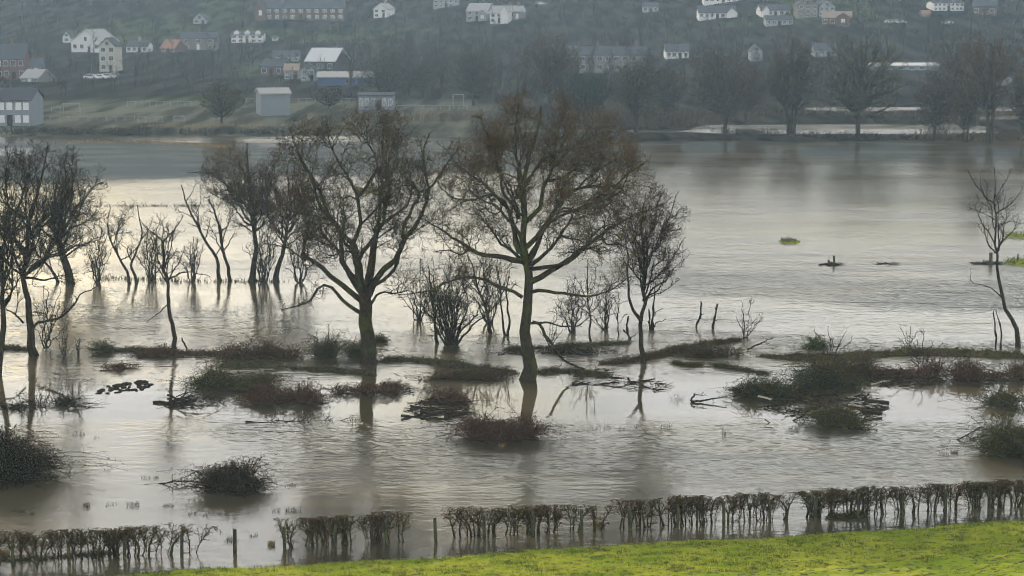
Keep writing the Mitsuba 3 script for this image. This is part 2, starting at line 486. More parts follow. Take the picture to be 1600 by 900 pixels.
def land_z(X, Y):
    p = np.stack([X / 60, Y / 60, X * 0], -1)
    p2 = np.stack([X / 14, Y / 14, X * 0], -1)
    t = Y - hill_start(X)
    hill = np.where(t < 0, 0, np.where(t < 300, 0.0003 * t * t, 27 + 0.18 * (t - 300)))
    hill = np.minimum(hill, 120 + 0 * hill)
    flat = 0.45 + 0.5 * (meshkit.fbm(p2, 3, 5) - 0.5)
    # the flood's far shore, nearer on the right, and the flooded hollows behind it
    shore = np.where(X < -30, 352.0, np.where(X > 20, 340.0, 352 - 12 * (X + 30) / 50))
    shore = shore + 14 * (meshkit.fbm(np.stack([X / 16, X * 0 + 3, X * 0], -1), 3, 61) - 0.5)
    flat = flat - 1.6 * np.clip((shore - Y) / 6, 0, 1.5)
    hollow = np.exp(-((X - 58) / 26) ** 4) * np.exp(-((Y - 368) / 13) ** 4)
    hollow = hollow + np.exp(-((X + 40) / 60) ** 4) * 0.0
    hollow = hollow + np.exp(-((X - 90) / 25) ** 4) * np.exp(-((Y - 432) / 8) ** 4) * 1.1
    hollow = hollow + np.exp(-((X - 14) / 12) ** 4) * np.exp(-((Y - 362) / 5) ** 4) + np.exp(-((X - 105) / 20) ** 4) * np.exp(-((Y - 402) / 7) ** 4)
    hollow = hollow * (0.55 + 0.9 * meshkit.fbm(np.stack([X / 12, Y / 7, X * 0], -1), 3, 62))
    flat = flat - 1.6 * hollow
    return flat + hill + np.clip(t / 60, 0, 1) * 3.5 * (meshkit.fbm(p, 3, 8) - 0.5)


structure('hillside', grid(np.linspace(-850, 850, 171), np.unique(np.concatenate([np.arange(325, 480, 2.5), np.linspace(480, 1600, 70)])), land_z), 'land', smooth=True)
structure('ground', grid(np.linspace(-880, 880, 12), np.linspace(-100, 1620, 12), lambda X, Y: X * 0 - 1.4), 'mud')
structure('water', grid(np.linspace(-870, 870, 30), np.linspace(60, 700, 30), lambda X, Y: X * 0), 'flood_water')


def on_land(px, py):
    d = ray(px, py)
    ts = np.linspace(330 / d[1], 1500 / d[1], 6000)
    p = np.array([0, 0, H]) + ts[:, None] * d
    k = np.argmax(p[:, 2] < land_z(p[:, 0], p[:, 1]))
    return p[k] if k else p[-1]


# ------------------------------------------------------------------ grass of the near bank
def blades(n, xr, yr, rng, zf, h=(0.05, 0.13), w=0.012, keep=None, lean=0.5):
    x = rng.uniform(*xr, n)
    y = rng.uniform(*yr, n)
    if keep is not None:
        k = keep(x, y)
        x, y = x[k], y[k]
    z = zf(x, y)
    n = len(x)
    hh = rng.uniform(*h, n)
    a = rng.uniform(0, 2 * np.pi, n)
    ln = rng.uniform(0, lean, n) * hh
    b = np.stack([x, y, z - 0.01], 1)
    side = np.stack([np.cos(a), np.sin(a), 0 * a], 1) * w
    tip = b + np.stack([-np.sin(a) * ln, np.cos(a) * ln, hh], 1)
    v = np.stack([b - side, b + side, tip], 1).reshape(-1, 3)
    return v, np.arange(3 * n).reshape(-1, 3)


rng = np.random.default_rng(5)


def turf_keep(lo, hi):
    def k(x, y):
        u = edge_y(x) - y
        g = meshkit.fbm(np.stack([x * 1.3, y * 2.0, x * 0], -1), 3, 21)
        vis = (u > -0.15) & (u < 9) & (np.abs(x) < 0.27 * y + 1)
        return vis & (g > lo) & (g < hi)
    return k


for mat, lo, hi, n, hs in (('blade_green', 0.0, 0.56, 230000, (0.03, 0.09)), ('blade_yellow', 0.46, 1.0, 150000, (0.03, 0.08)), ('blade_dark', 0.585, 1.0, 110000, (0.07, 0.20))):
    put('grass' if mat == 'blade_green' else 'grass__' + ('yellow_blades' if mat == 'blade_yellow' else 'tussocks'), blades(n, (-24, 28), (79, 95), rng, bank_z, hs, 0.011, turf_keep(lo, hi)), mat, kind='stuff')  # yellower blades stand among the green wherever the noise picks them
labels['grass'] = {'label': 'short bright green grass covering the near bank', 'category': 'grass', 'kind': 'stuff'}

# ------------------------------------------------------------------ the two large trees
photo_tree('bare_oak', 'large leafless tree with broad spreading crown, left of the tallest russet-topped one', (577, 568),
           [([(577, 570), (574, 521), (571, 486), (571, 458)], 12.5, 9.5),
            ([(570, 465), (562, 433), (558, 408), (551, 381)], 8.0, 5.5)],
           [([(566, 489), (537, 469), (515, 450), (497, 453), (484, 471), (462, 483), (437, 488)], 3.6, 0.8),
            ([(568, 471), (550, 453), (519, 435), (494, 419), (475, 411), (462, 399), (470, 389), (475, 371), (469, 346), (462, 315), (444, 281)], 5.0, 0.8),
            ([(475, 411), (452, 392), (440, 387), (412, 380)], 2.0, 0.6),
            ([(551, 381), (537, 368), (519, 343), (509, 315), (491, 281), (475, 252), (459, 202)], 4.2, 0.7),
            ([(551, 381), (562, 352), (558, 327), (555, 309), (550, 293), (541, 274), (525, 256), (512, 224), (503, 185)], 4.0, 0.7),
            ([(555, 312), (569, 296), (586, 274), (587, 249), (575, 218), (570, 175)], 3.0, 0.7),
            ([(562, 352), (581, 334), (597, 318), (616, 302), (640, 280)], 2.2, 0.6),
            ([(577, 460), (591, 427), (609, 410), (622, 399), (631, 374), (650, 349), (662, 318), (669, 293), (666, 265), (666, 234), (675, 202)], 5.8, 0.8),
            ([(632, 372), (633, 346), (644, 324), (656, 303), (654, 288), (637, 271), (625, 246), (628, 215)], 2.8, 0.7),
            ([(667, 293), (687, 271), (706, 243), (719, 225)], 2.2, 0.6),
            ([(559, 412), (568, 390), (582, 372), (597, 356), (598, 327), (605, 290), (606, 265), (597, 243), (594, 190)], 4.0, 0.7),
            ([(580, 474), (594, 455), (616, 455), (640, 450)], 2.6, 0.6),
            ([(519, 343), (490, 336), (468, 330), (440, 322)], 2.2, 0.6),
            ([(558, 400), (540, 392), (515, 402), (498, 395)], 2.0, 0.6)],
           (566, 312, 158, 168), 11, extra=6, lv=oak_levels(0.66, 0.85), barkm='bark_oak', twigm='twig_brown', group='large trees along the flooded bank', fork=0.45, low=-0.3)

photo_tree('bare_oak', 'tallest leafless tree at the middle, with moss-streaked trunk and russet crown', (822, 593),
           [([(822, 595), (823, 521), (823, 458), (822, 411), (820, 390), (819, 343), (819, 290), (825, 259), (838, 215), (845, 165)], 11.0, 1.2)],
           [([(816, 407), (787, 406), (759, 399), (734, 390), (706, 377), (681, 362), (660, 350)], 5.2, 0.9),
            ([(734, 390), (720, 402), (700, 396), (676, 400)], 2.0, 0.6),
            ([(816, 464), (794, 452), (756, 436), (725, 428), (694, 439), (662, 452), (625, 453)], 3.4, 0.7),
            ([(812, 395), (803, 359), (797, 335), (788, 316), (775, 306), (753, 290), (728, 271), (712, 262), (697, 240)], 4.6, 0.8),
            ([(775, 306), (744, 312), (712, 313), (691, 302), (680, 285)], 2.4, 0.6),
            ([(811, 340), (800, 315), (784, 293), (781, 265), (769, 227), (760, 202), (752, 172)], 3.4, 0.8),
            ([(819, 290), (812, 265), (806, 243), (803, 212), (809, 177), (815, 152)], 3.2, 0.8),
            ([(821, 345), (844, 315), (853, 284), (862, 262), (869, 227), (875, 193), (887, 165)], 4.4, 0.8),
            ([(862, 262), (885, 240), (905, 220), (925, 195)], 2.2, 0.6),
            ([(823, 385), (850, 356), (866, 334), (875, 315), (900, 299), (931, 296), (962, 295), (987, 277), (1012, 260)], 4.6, 0.8),
            ([(900, 299), (920, 278), (945, 258), (968, 248)], 2.2, 0.6),
            ([(826, 441), (853, 424), (884, 410), (912, 392), (941, 368), (962, 359), (981, 346), (1009, 334), (1040, 324)], 5.4, 0.9),
            ([(941, 372), (950, 385), (969, 384), (994, 397)], 2.0, 0.6),
            ([(828, 456), (869, 453), (906, 460), (937, 458), (966, 442), (985, 425)], 3.4, 0.7),
            ([(828, 505), (853, 503), (880, 510), (906, 511), (925, 495)], 2.2, 0.6),
            ([(832, 503), (843, 508), (856, 530), (875, 561), (897, 580), (915, 586)], 2.8, 1.6),
            ([(853, 284), (878, 276), (905, 262), (930, 240)], 2.4, 0.6),
            ([(866, 334), (890, 330), (925, 326), (960, 318)], 2.2, 0.6)],
           (852, 308, 186, 168), 12, extra=10, lv=oak_levels(0.64, 0.85), barkm='bark_oak', twigm='twig_russet', group='large trees along the flooded bank', fork=0.42, low=-0.35)

# ------------------------------------------------------------------ the slighter trees round them
L2 = levels(1.15, 0.75, 0.25, 1.0)
photo_tree('slender_tree', 'slender forked tree with rounded purplish crown, just right of the tallest tree', (1004, 567),
           [([(1004, 568), (1003, 536), (1002, 499), (1004, 467), (1006, 436), (1009, 408), (1006, 384), (1003, 359), (1006, 320)], 4.4, 1.0),
            ([(1003, 503), (987, 474), (981, 442), (981, 411), (975, 372), (978, 340)], 2.6, 0.7)],
           [([(1007, 430), (1019, 399), (1040, 359), (1056, 327), (1066, 305)], 2.0, 0.6), ([(1008, 408), (1000, 385), (988, 360), (985, 330)], 1.8, 0.5),
            ([(1006, 384), (1020, 360), (1025, 325), (1030, 295)], 1.8, 0.5), ([(1005, 450), (1030, 430), (1055, 405), (1072, 380)], 1.6, 0.5), ([(1003, 470), (1020, 462), (1042, 455), (1062, 440)], 1.2, 0.4)],
           (1020, 362, 66, 80), 21, extra=12, lv=levels(0.62, 0.75, 0.25, 1.0), twigm='twig_purple', group='slighter trees on the flooded bank', fork=0.4)
photo_tree('leaning_tree', 'dark leafless tree at the far left whose long low limb sweeps right over water', (55, 555),
           [([(56, 557), (45, 525), (41, 492), (40, 455), (39, 425), (42, 390), (45, 365), (57, 330), (70, 290), (70, 240), (77, 222)], 6.6, 0.8)],
           [([(51, 512), (60, 505), (82, 502), (107, 487), (127, 465), (142, 447), (172, 432)], 2.6, 0.5), ([(41, 430), (50, 415), (75, 402), (100, 392), (128, 372)], 2.6, 0.6),
            ([(40, 400), (25, 380), (22, 340), (30, 310), (37, 277), (45, 240)], 3.4, 0.6), ([(37, 505), (22, 490), (5, 485), (-15, 480)], 1.8, 0.5), ([(45, 365), (75, 340), (105, 315), (130, 290)], 2.6, 0.6),
            ([(42, 390), (15, 365), (-5, 335), (-15, 300)], 2.4, 0.6)],
           (55, 345, 92, 138), 22, extra=17, lv=levels(0.84, 0.95, 0.25, 1.1), twigm='twig_dark', group='trees at the left of the flood', fork=0.4)
photo_tree('edge_tree', 'dark tree cut by the left picture edge beside the leaning tree', (-6, 585),
           [([(-6, 588), (0, 545), (3, 500), (4, 462), (3, 430), (-2, 390), (-8, 330), (-10, 270)], 6.0, 0.8)],
           [([(4, 450), (15, 422), (22, 395), (30, 360), (34, 320)], 2.6, 0.6), ([(3, 430), (-15, 400), (-30, 360), (-40, 310)], 2.6, 0.6), ([(0, 400), (12, 350), (14, 290), (18, 235)], 2.4, 0.6)],
           (-6, 340, 74, 138), 23, extra=14, lv=levels(0.98, 0.95, 0.25, 1.1), twigm='twig_dark', group='trees at the left of the flood')
photo_tree('thick_trunk_tree', 'stout dark tree fanning out from a thick trunk behind the leaning left tree', (112, 443),
           [([(112, 444), (105, 417), (97, 395), (92, 365)], 7.2, 4.6)],
           [([(94, 372), (84, 340), (82, 300), (90, 260), (92, 232)], 3.0, 0.6), ([(97, 395), (110, 360), (125, 320), (140, 295), (156, 287)], 3.0, 0.6), ([(95, 385), (70, 360), (55, 330), (45, 300)], 2.6, 0.6),
            ([(93, 365), (105, 330), (112, 290), (110, 245)], 2.6, 0.6), ([(100, 402), (125, 385), (148, 372), (168, 365)], 2.0, 0.5)],
           (104, 312, 72, 88), 24, extra=12, lv=levels(0.8, 0.95, 0.25, 1.1), twigm='twig_dark', group='trees at the left of the flood', fork=0.6)
photo_tree('crooked_tree', 'thin crooked leaning tree with snapped low branches beside the thick trunk', (94, 441),
           [([(94, 442), (82, 425), (67, 405), (52, 385), (44, 360)], 2.8, 0.7)], [([(82, 425), (74, 395), (70, 372)], 1.2, 0.4), ([(70, 408), (48, 402), (30, 392)], 1.2, 0.4)],
           (52, 370, 38, 44), 25, extra=5, lv=levels(1.1, 0.6), twigm='twig_dark', group='trees at the left of the flood')
photo_tree('curved_tree', 'curved black trunk alone left of the first large tree, branches drooping both sides', (274, 545),
           [([(274, 547), (271, 520), (265, 485), (264, 467), (259, 437), (255, 405), (255, 375)], 3.8, 1.8)],
           [([(255, 378), (242, 367), (225, 357), (215, 345)], 1.6, 0.4), ([(255, 378), (265, 367), (277, 352), (287, 337)], 1.6, 0.4), ([(260, 440), (272, 430), (292, 424), (312, 425), (332, 430)], 1.8, 0.4),
            ([(263, 474), (250, 487), (240, 494), (227, 506)], 1.3, 0.4), ([(255, 400), (240, 390), (232, 372)], 1.2, 0.4), ([(257, 415), (270, 400), (280, 385)], 1.0, 0.4)],
           (256, 375, 46, 48), 26, extra=7, lv=levels(0.85, 0.55, 0.25, 1.0), twigm='twig_dark', group='slighter trees on the flooded bank', fork=0.62, low=-0.4)
for i, (lab, base, stems, limbs, crown, ex, lv) in enumerate((
    ('twin-stemmed dark sapling opening in a V on the far river bank', (209, 442), [([(206, 442), (195, 417), (185, 402), (172, 375), (167, 352), (172, 325)], 2.6, 0.6), ([(214, 442), (207, 417), (207, 407), (215, 390), (222, 365), (217, 340), (215, 320)], 2.6, 0.6)],
     [([(185, 402), (180, 380), (186, 352), (195, 330)], 1.2, 0.4), ([(207, 410), (200, 395), (201, 384)], 1.3, 0.8), ([(220, 375), (235, 355), (242, 335)], 1.0, 0.3)], (195, 355, 44, 52), 6, levels(0.9, 0.75)),
    ('wispy sapling on the far river bank beside the curved trunk', (240, 436), [([(237, 436), (232, 410), (227, 385), (230, 360)], 1.2, 0.4), ([(244, 438), (243, 410), (250, 385)], 1.2, 0.4)], [], (236, 380, 22, 34), 6, levels(1.15, 0.5)),
    ('leaning black trunk on the far bank, left one of a slanted pair', (347, 439), [([(347, 440), (340, 412), (330, 392), (317, 372), (300, 340), (287, 310), (282, 290)], 3.2, 0.8)],
     [([(335, 402), (345, 385), (348, 370)], 1.2, 0.4), ([(300, 340), (285, 332), (270, 325)], 0.9, 0.3), ([(290, 315), (300, 300), (306, 285)], 0.9, 0.3)], (302, 320, 34, 42), 4, levels(1.0, 0.6)),
    ('leaning black trunk on the far bank, right one of a slanted pair', (362, 439), [([(362, 440), (357, 422), (350, 395), (345, 365), (337, 335), (325, 312)], 3.0, 1.2)],
     [([(337, 335), (325, 330), (318, 333)], 1.0, 0.4), ([(345, 365), (360, 345), (366, 325)], 1.0, 0.3)], (345, 345, 32, 40), 5, levels(1.0, 0.6)),
    ('tall straight tree with high arching crown on the far bank behind first large tree', (392, 440), [([(391, 441), (397, 411), (400, 380), (397, 359), (395, 327), (391, 296), (387, 250), (388, 222)], 5.0, 0.8)],
     [([(395, 327), (387, 321), (369, 299), (362, 292), (345, 277), (325, 267), (298, 265)], 2.4, 0.5), ([(396, 330), (406, 309), (420, 280), (430, 250)], 2.2, 0.5), ([(398, 360), (415, 350), (430, 335)], 1.3, 0.4), ([(398, 365), (380, 352), (362, 345)], 1.3, 0.4)],
     (382, 288, 76, 72), 13, levels(0.68, 0.95)),
    ('rightward-leaning tree with a dense dark crown tangled behind the first large tree', (431, 439), [([(431, 440), (434, 417), (444, 389), (444, 377), (453, 340), (456, 315), (450, 280), (452, 250)], 4.4, 0.8)],
     [([(446, 375), (425, 350), (412, 320), (415, 285)], 2.0, 0.5), ([(452, 345), (475, 320), (482, 285)], 2.0, 0.5), ([(444, 385), (465, 372), (485, 352)], 1.5, 0.4)], (448, 318, 58, 76), 11, levels(0.70, 0.9)),
    ('thin straight dark stem at the left end of the fan-shaped bush', (684, 537), [([(684, 538), (680, 505), (677, 474), (672, 440), (668, 415)], 3.0, 0.8)], [([(678, 485), (690, 460), (700, 430)], 1.2, 0.4)], (676, 440, 34, 48), 5, levels(1.0, 0.55)),
    ('leaning tree in the river behind the tallest trunk', (770, 521), [([(770, 523), (762, 496), (750, 461), (744, 433), (730, 400)], 3.4, 0.8)], [([(750, 461), (760, 430), (770, 405)], 1.3, 0.4)], (745, 425, 40, 44), 6, levels(1.0, 0.6)),
    ('close pair of slim trunks just left of the tallest trunk', (791, 524), [([(789, 525), (784, 490), (782, 460), (778, 425)], 2.2, 0.6), ([(794, 524), (794, 490), (791, 455), (796, 420)], 2.4, 0.6)], [], (786, 425, 32, 42), 7, levels(1.0, 0.55)),
    ('spindly tree standing in water right of the tallest trunk', (922, 533), [([(922, 535), (922, 496), (917, 471), (917, 440), (918, 405)], 2.0, 0.5)], [([(921, 495), (935, 510), (948, 522)], 0.7, 0.3), ([(920, 490), (900, 475), (890, 455)], 0.8, 0.3)], (918, 448, 36, 50), 6, levels(1.0, 0.5)),
    ('small sapling between the spindly tree and the slender forked tree', (966, 524), [([(966, 525), (966, 500), (967, 474), (965, 455)], 1.2, 0.4)], [], (966, 480, 18, 30), 5, levels(1.7, 0.38)),
)):
    photo_tree('riverside_tree', lab, base, stems, limbs, crown, 40 + i, extra=ex, lv=lv, twigm=('twig_dark', 'twig_brown', 'twig_purple')[i % 3], group='riverside trees and saplings', fork=0.35, low=-0.6)

# fan-shaped bushes with many stems
def fan_bush(name, lab, base, n, spread, height, seed, lv, r=1.6, twigm='twig_dark', group=None, barkm='bark_dark', lean=0.0):
    rng = np.random.default_rng(seed)
    stems = []
    for k in range(n):
        f = (k + 0.5) / n * 2 - 1
        x1 = base[0] + spread * (f + rng.normal(0, 0.16)) * rng.uniform(0.6, 1.1) + lean
        hh = height * (1 - 0.35 * f * f) * rng.uniform(0.5, 1.08)
        b0 = base[0] + f * min(9, spread * 0.12)
        stems.append(([(b0, base[1]), (b0 + (x1 - b0) * 0.35, base[1] - hh * 0.45), (b0 + (x1 - b0) * 0.75, base[1] - hh * 0.78), (x1, base[1] - hh)], r * rng.uniform(0.6, 1.1), 0.4))
    rng2 = np.random.default_rng(seed + 1)
    st, lb, Y, m = traced(base, [stems[n // 2]], stems[:n // 2] + stems[n // 2 + 1:], rng2, dk=0.6, gn=0.03)
    c = at(base[0] + lean * 0.5, base[1] - height * 0.55, Y)
    env = ellipsoid_env(c, spread * 1.1 * m, spread * m, height * 0.55 * m)
    return build_tree(name, lab, st[0][0], st[0][1], lb + st[:1], env, lv, rng2, barkm, twigm, group, cat='bush', limb_parts=False, sides=6)


fan_bush('fan_bush', 'fan-shaped many-stemmed bush in the water between the two large trees', (705, 540), 22, 74, 142, 71, levels(0.8, 0.6, 0.25, 1.0), 2.2, 'twig_brown', 'bushes standing in the flood')
fan_bush('fan_bush', 'thicket of thin upright stems behind the foot of the leaning left tree', (72, 543), 9, 34, 95, 72, levels(1.2, 0.45, n=3), 1.3, 'twig_dark', 'bushes standing in the flood')
for i, (x, y, n, sp_, hh, lab) in enumerate(((152, 441, 9, 30, 95, 'twiggy thicket at the left end of the far river bank, beside the thick trunk'), (236, 439, 9, 30, 80, 'low twiggy thicket behind the curved trunk on the far river bank'),
                                      (300, 441, 8, 28, 84, 'fine twiggy thicket left of the slanted pair on the far bank'), (412, 441, 11, 36, 110, 'tall twiggy thicket between the straight tree and the rightward-leaning tree'),
                                      (468, 442, 9, 36, 100, 'twiggy thicket under the low left limb of the first large tree'), (655, 500, 9, 36, 90, 'twiggy thicket in the river left of the fan-shaped bush'),
                                      (765, 505, 10, 40, 110, 'brown twiggy thicket behind the fan bush and the leaning river tree'), (895, 520, 9, 34, 84, 'twiggy thicket in the river right of the tallest trunk'), (945, 515, 8, 30, 90, 'thin thicket left of the slender forked tree'))):
    fan_bush('river_thicket', lab, (x, y), n, sp_, hh, 90 + i, levels(0.85, 0.62, 0.25, 0.8), 1.3, ('twig_brown', 'twig_dark', 'twig_purple')[i % 3], 'thickets along the drowned river bank')
fan_bush('twiggy_sapling', 'pale twiggy sapling at the right tip of the middle mud ridge', (1165, 528), 8, 26, 62, 73, levels(1.5, 0.35, n=2), 0.9, 'twig_purple', 'bushes standing in the flood', lean=8)
fan_bush('twiggy_sapling', 'tiny bare shrub left of the tallest tree on the ridge behind', (860, 540), 7, 26, 50, 74, levels(1.6, 0.3, n=2), 0.8, 'twig_brown', 'bushes standing in the flood')
fan_bush('twiggy_sapling', 'sparse shrub sprawling over the brush bank at right', (1300, 560), 8, 50, 45, 75, levels(1.5, 0.35, n=2), 0.9, 'twig_brown', 'bushes standing in the flood')
fan_bush('twiggy_sapling', 'arching bare shrub between brush bank and the twin snag at right', (1440, 575), 8, 48, 60, 76, levels(1.5, 0.35, n=2), 0.9, 'twig_brown', 'bushes standing in the flood')
fan_bush('twiggy_sapling', 'low bare twigs rising behind the brush bank at right', (1420, 545), 6, 22, 34, 77, levels(1.7, 0.3, n=2), 0.7, 'twig_purple', 'bushes standing in the flood')
fan_bush('twiggy_sapling', 'thin bare shoots in the water left of the first tussock', (100, 560), 5, 14, 50, 78, levels(1.9, 0.3, n=2), 0.9, 'twig_dark', 'bushes standing in the flood')
fan_bush('twiggy_sapling', 'twin dark shoots in water between leaning tree and tussock', (122, 556), 4, 8, 34, 79, levels(2.2, 0.25, n=2), 1.2, 'twig_dark', 'bushes standing in the flood')

photo_tree('slim_birch', 'slim bare tree leaning left by itself at the right picture edge', (1591, 541),
           [([(1591, 543), (1583, 503), (1569, 469), (1566, 450), (1562, 430), (1555, 393), (1558, 362), (1558, 319), (1558, 290), (1556, 262)], 4.2, 0.5)],
           [([(1566, 466), (1551, 452), (1535, 444), (1518, 441), (1513, 418)], 1.2, 0.3), ([(1556, 396), (1544, 381), (1538, 363), (1535, 345)], 1.3, 0.3), ([(1558, 322), (1541, 308), (1518, 279), (1510, 262)], 1.3, 0.3),
            ([(1558, 335), (1583, 316), (1598, 295)], 1.3, 0.3), ([(1558, 310), (1570, 285), (1578, 262)], 1.0, 0.3), ([(1558, 345), (1540, 335), (1515, 325)], 0.9, 0.3), ([(1558, 355), (1580, 348), (1605, 352)], 0.9, 0.3)],
           (1556, 318, 48, 60), 27, extra=5, lv=levels(1.1, 0.6, 0.25, 0.9), twigm='twig_brown', fork=0.55, low=-0.5)


def snag(lab, stems, seed):
    rng = np.random.default_rng(seed)
    t = thing('broken_snag', lab, 'dead stump', 'broken dead stems in the flood')
    Y = G(*stems[0][0][0])[1]
    for pts, r0, r1 in stems:
        P = resample([at(x, y, Y) for x, y in pts], 12, rng, 0.03)
        P[0, 2] -= 0.3
        R = np.linspace(r0, r1, 12) * mpp(Y) * (1 + 0.25 * rng.normal(size=12).clip(-1, 1))
        put(t + '__stem', tubes(P[None], R[None], 7), 'bark_dark', smooth=True)
    return t


snag('broken dead stem curving up, left one of two poles in the river', [([(1087, 512), (1093, 497), (1096, 482), (1095, 471)], 1.9, 1.3), ([(1095, 492), (1099, 490)], 0.7, 0.4)], 1)
snag('broken dead pole, right one of two in the river', [([(1114, 514), (1116, 500), (1119, 486), (1121, 475)], 2.0, 1.4), ([(1117, 503), (1121, 500)], 0.7, 0.4)], 2)
snag('twin dead stump rising to a sharp point right of the slender forked tree', [([(1019, 515), (1021, 474), (1025, 438)], 2.6, 0.5), ([(1016, 514), (1014, 483)], 2.0, 1.4), ([(1023, 505), (1041, 499)], 0.8, 0.5), ([(1023, 488), (1036, 482)], 0.7, 0.4)], 3)
snag('short dead stump with splayed roots left of the slender forked tree', [([(984, 530), (979, 512), (982, 494)], 2.2, 1.5), ([(985, 528), (974, 515)], 1.5, 1.0), ([(984, 528), (993, 523)], 1.0, 0.6)], 4)
snag('twin dead snag beside the slim leaning tree at right', [([(1556, 545), (1556, 520), (1552, 486)], 1.8, 1.0), ([(1564, 546), (1564, 515), (1556, 485)], 1.7, 0.9)], 5)
snag('stubby dead prong leaning over the left mud ridge', [([(292, 546), (288, 537), (284, 528)], 1.6, 1.1)], 6)


# ------------------------------------------------------------------ mud ridges and brush in the flood
def ridge(name, pts, width, height, seed, kind='structure'):
    """A low uneven strip of mud above the water along measured points (pixels); width, height in metres."""
    rng = np.random.default_rng(seed)
    line = resample([G(x, y) for x, y in pts], max(20, 6 * len(pts)))
    n = max(30, int(np.linalg.norm(np.diff(line, axis=0), axis=1).sum() / 0.25))
    line = resample(line, n)
    u = np.linspace(0, 1, n)
    width, height = width * 0.85, height * 0.6
    w = width * (0.45 + 0.9 * meshkit.fbm(np.stack([u * 9, u * 0, u * 0], -1), 3, seed)) * np.minimum(1, np.minimum(u, 1 - u) * 8 + 0.1)
    vs = np.linspace(-1, 1, 13)
    nd = nrm(np.gradient(line, axis=0))
    side = np.stack([-nd[:, 1], nd[:, 0], nd[:, 0] * 0], 1)
    P = line[:, None] + side[:, None] * (w[:, None] * vs)[..., None]
    hgt = height * (1 - vs[None] ** 2) * (0.3 + 1.3 * meshkit.fbm(P * [0.9, 0.9, 0] + 5, 3, seed + 1)) * np.minimum(1, np.minimum(u, 1 - u) * 10)[:, None] + 0.16 * (meshkit.fbm(P * 3.5, 3, seed + 2) - 0.5)
    P[..., 2] = hgt - 0.10
    m_ = 13
    i, j = np.meshgrid(np.arange(n - 1), np.arange(m_ - 1), indexing='ij')
    a = (i * m_ + j).ravel()
    f = np.concatenate([np.stack([a, a + 1, a + m_], 1), np.stack([a + 1, a + m_ + 1, a + m_], 1)])
    k, c = name, 0
    while k in scene:
        c += 1
        k = f'{name}_{c:03d}'
    scene[k] = ply((P.reshape(-1, 3), f), 'mud', smooth=True)
    labels[k] = {'kind': 'structure'}
    nw = int(n * 38)
    i, j = rng.integers(0, n, nw), rng.integers(1, 12, nw)
    q = P[i, j] + rng.normal(0, 0.12, (nw, 3)) * [1, 1, 0]
    q = q[q[:, 2] > -0.05]
    nw = len(q)
    h = rng.uniform(0.08, 0.34, nw) * (0.5 + 0.8 * meshkit.fbm(q * [0.8, 0.8, 0], 2, seed))
    a = rng.uniform(0, 2 * np.pi, nw)
    u3 = np.linspace(0, 1, 3)
    B = q[:, None] + np.stack([np.cos(a)[:, None] * h[:, None] * u3**1.5, np.sin(a)[:, None] * h[:, None] * u3**1.5, h[:, None] * u3 - 0.03], -1)
    put(k + '__weeds', tubes(B, np.full((nw, 1), 0.018) * (1.1 - u3), 3), ('twig_brown', 'reed_dull', 'twig_olive')[seed % 3], kind='stuff')


ridge('mud_bank', [(585, 566), (640, 563), (700, 570), (760, 578), (815, 585)], 1.0, 0.5, 1)
ridge('mud_bank', [(830, 584), (880, 580), (930, 586), (962, 588)], 0.7, 0.4, 2)
ridge('mud_bank', [(930, 570), (1000, 562), (1060, 548), (1110, 538), (1165, 531)], 0.8, 0.5, 3)
ridge('mud_bank', [(780, 549), (850, 544), (920, 540), (990, 536)], 0.8, 0.35, 4)
ridge('mud_bank', [(1170, 556), (1250, 560), (1330, 558), (1400, 553), (1480, 552), (1560, 556), (1640, 560)], 1.5, 0.55, 5)
ridge('mud_bank', [(150, 547), (210, 548), (280, 552), (350, 554), (420, 552), (465, 548)], 0.8, 0.4, 6)
ridge('mud_bank', [(330, 574), (400, 572), (460, 576), (530, 580), (590, 588)], 0.9, 0.35, 7)
ridge('mud_bank', [(-40, 546), (10, 545), (48, 548)], 0.7, 0.3, 8)
ridge('mud_bank', [(1130, 608), (1200, 612), (1260, 615), (1330, 610)], 1.3, 0.3, 9)
ridge('mud_bank', [(1110, 570), (1160, 578), (1205, 586)], 0.5, 0.3, 10)
ridge('mud_bank', [(1050, 566), (1075, 572), (1098, 570)], 0.4, 0.2, 11)


def sticks(n, a, b, rng, lmin, lmax, r=(0.012, 0.04), zmax=0.12, K=4):
    x, y = rng.uniform(-a, a, n), rng.uniform(-b, b, n)
    k = (x / a) ** 2 + (y / b) ** 2 < 1
    x, y = x[k], y[k]
    n = len(x)
    th = rng.normal(0, 0.7, n)
    L = rng.uniform(lmin, lmax, n)
    u = np.linspace(-0.5, 0.5, K)
    tilt = rng.normal(0, 0.12, n)
    P = np.stack([x[:, None] + np.cos(th)[:, None] * L[:, None] * u, y[:, None] + np.sin(th)[:, None] * L[:, None] * u, rng.uniform(-0.01, zmax, n)[:, None] + tilt[:, None] * L[:, None] * u], -1)
    P += rng.normal(0, 0.03, P.shape)
    R = rng.uniform(*r, n)[:, None] * (1 - 0.8 * (u + 0.5))
    return P, R


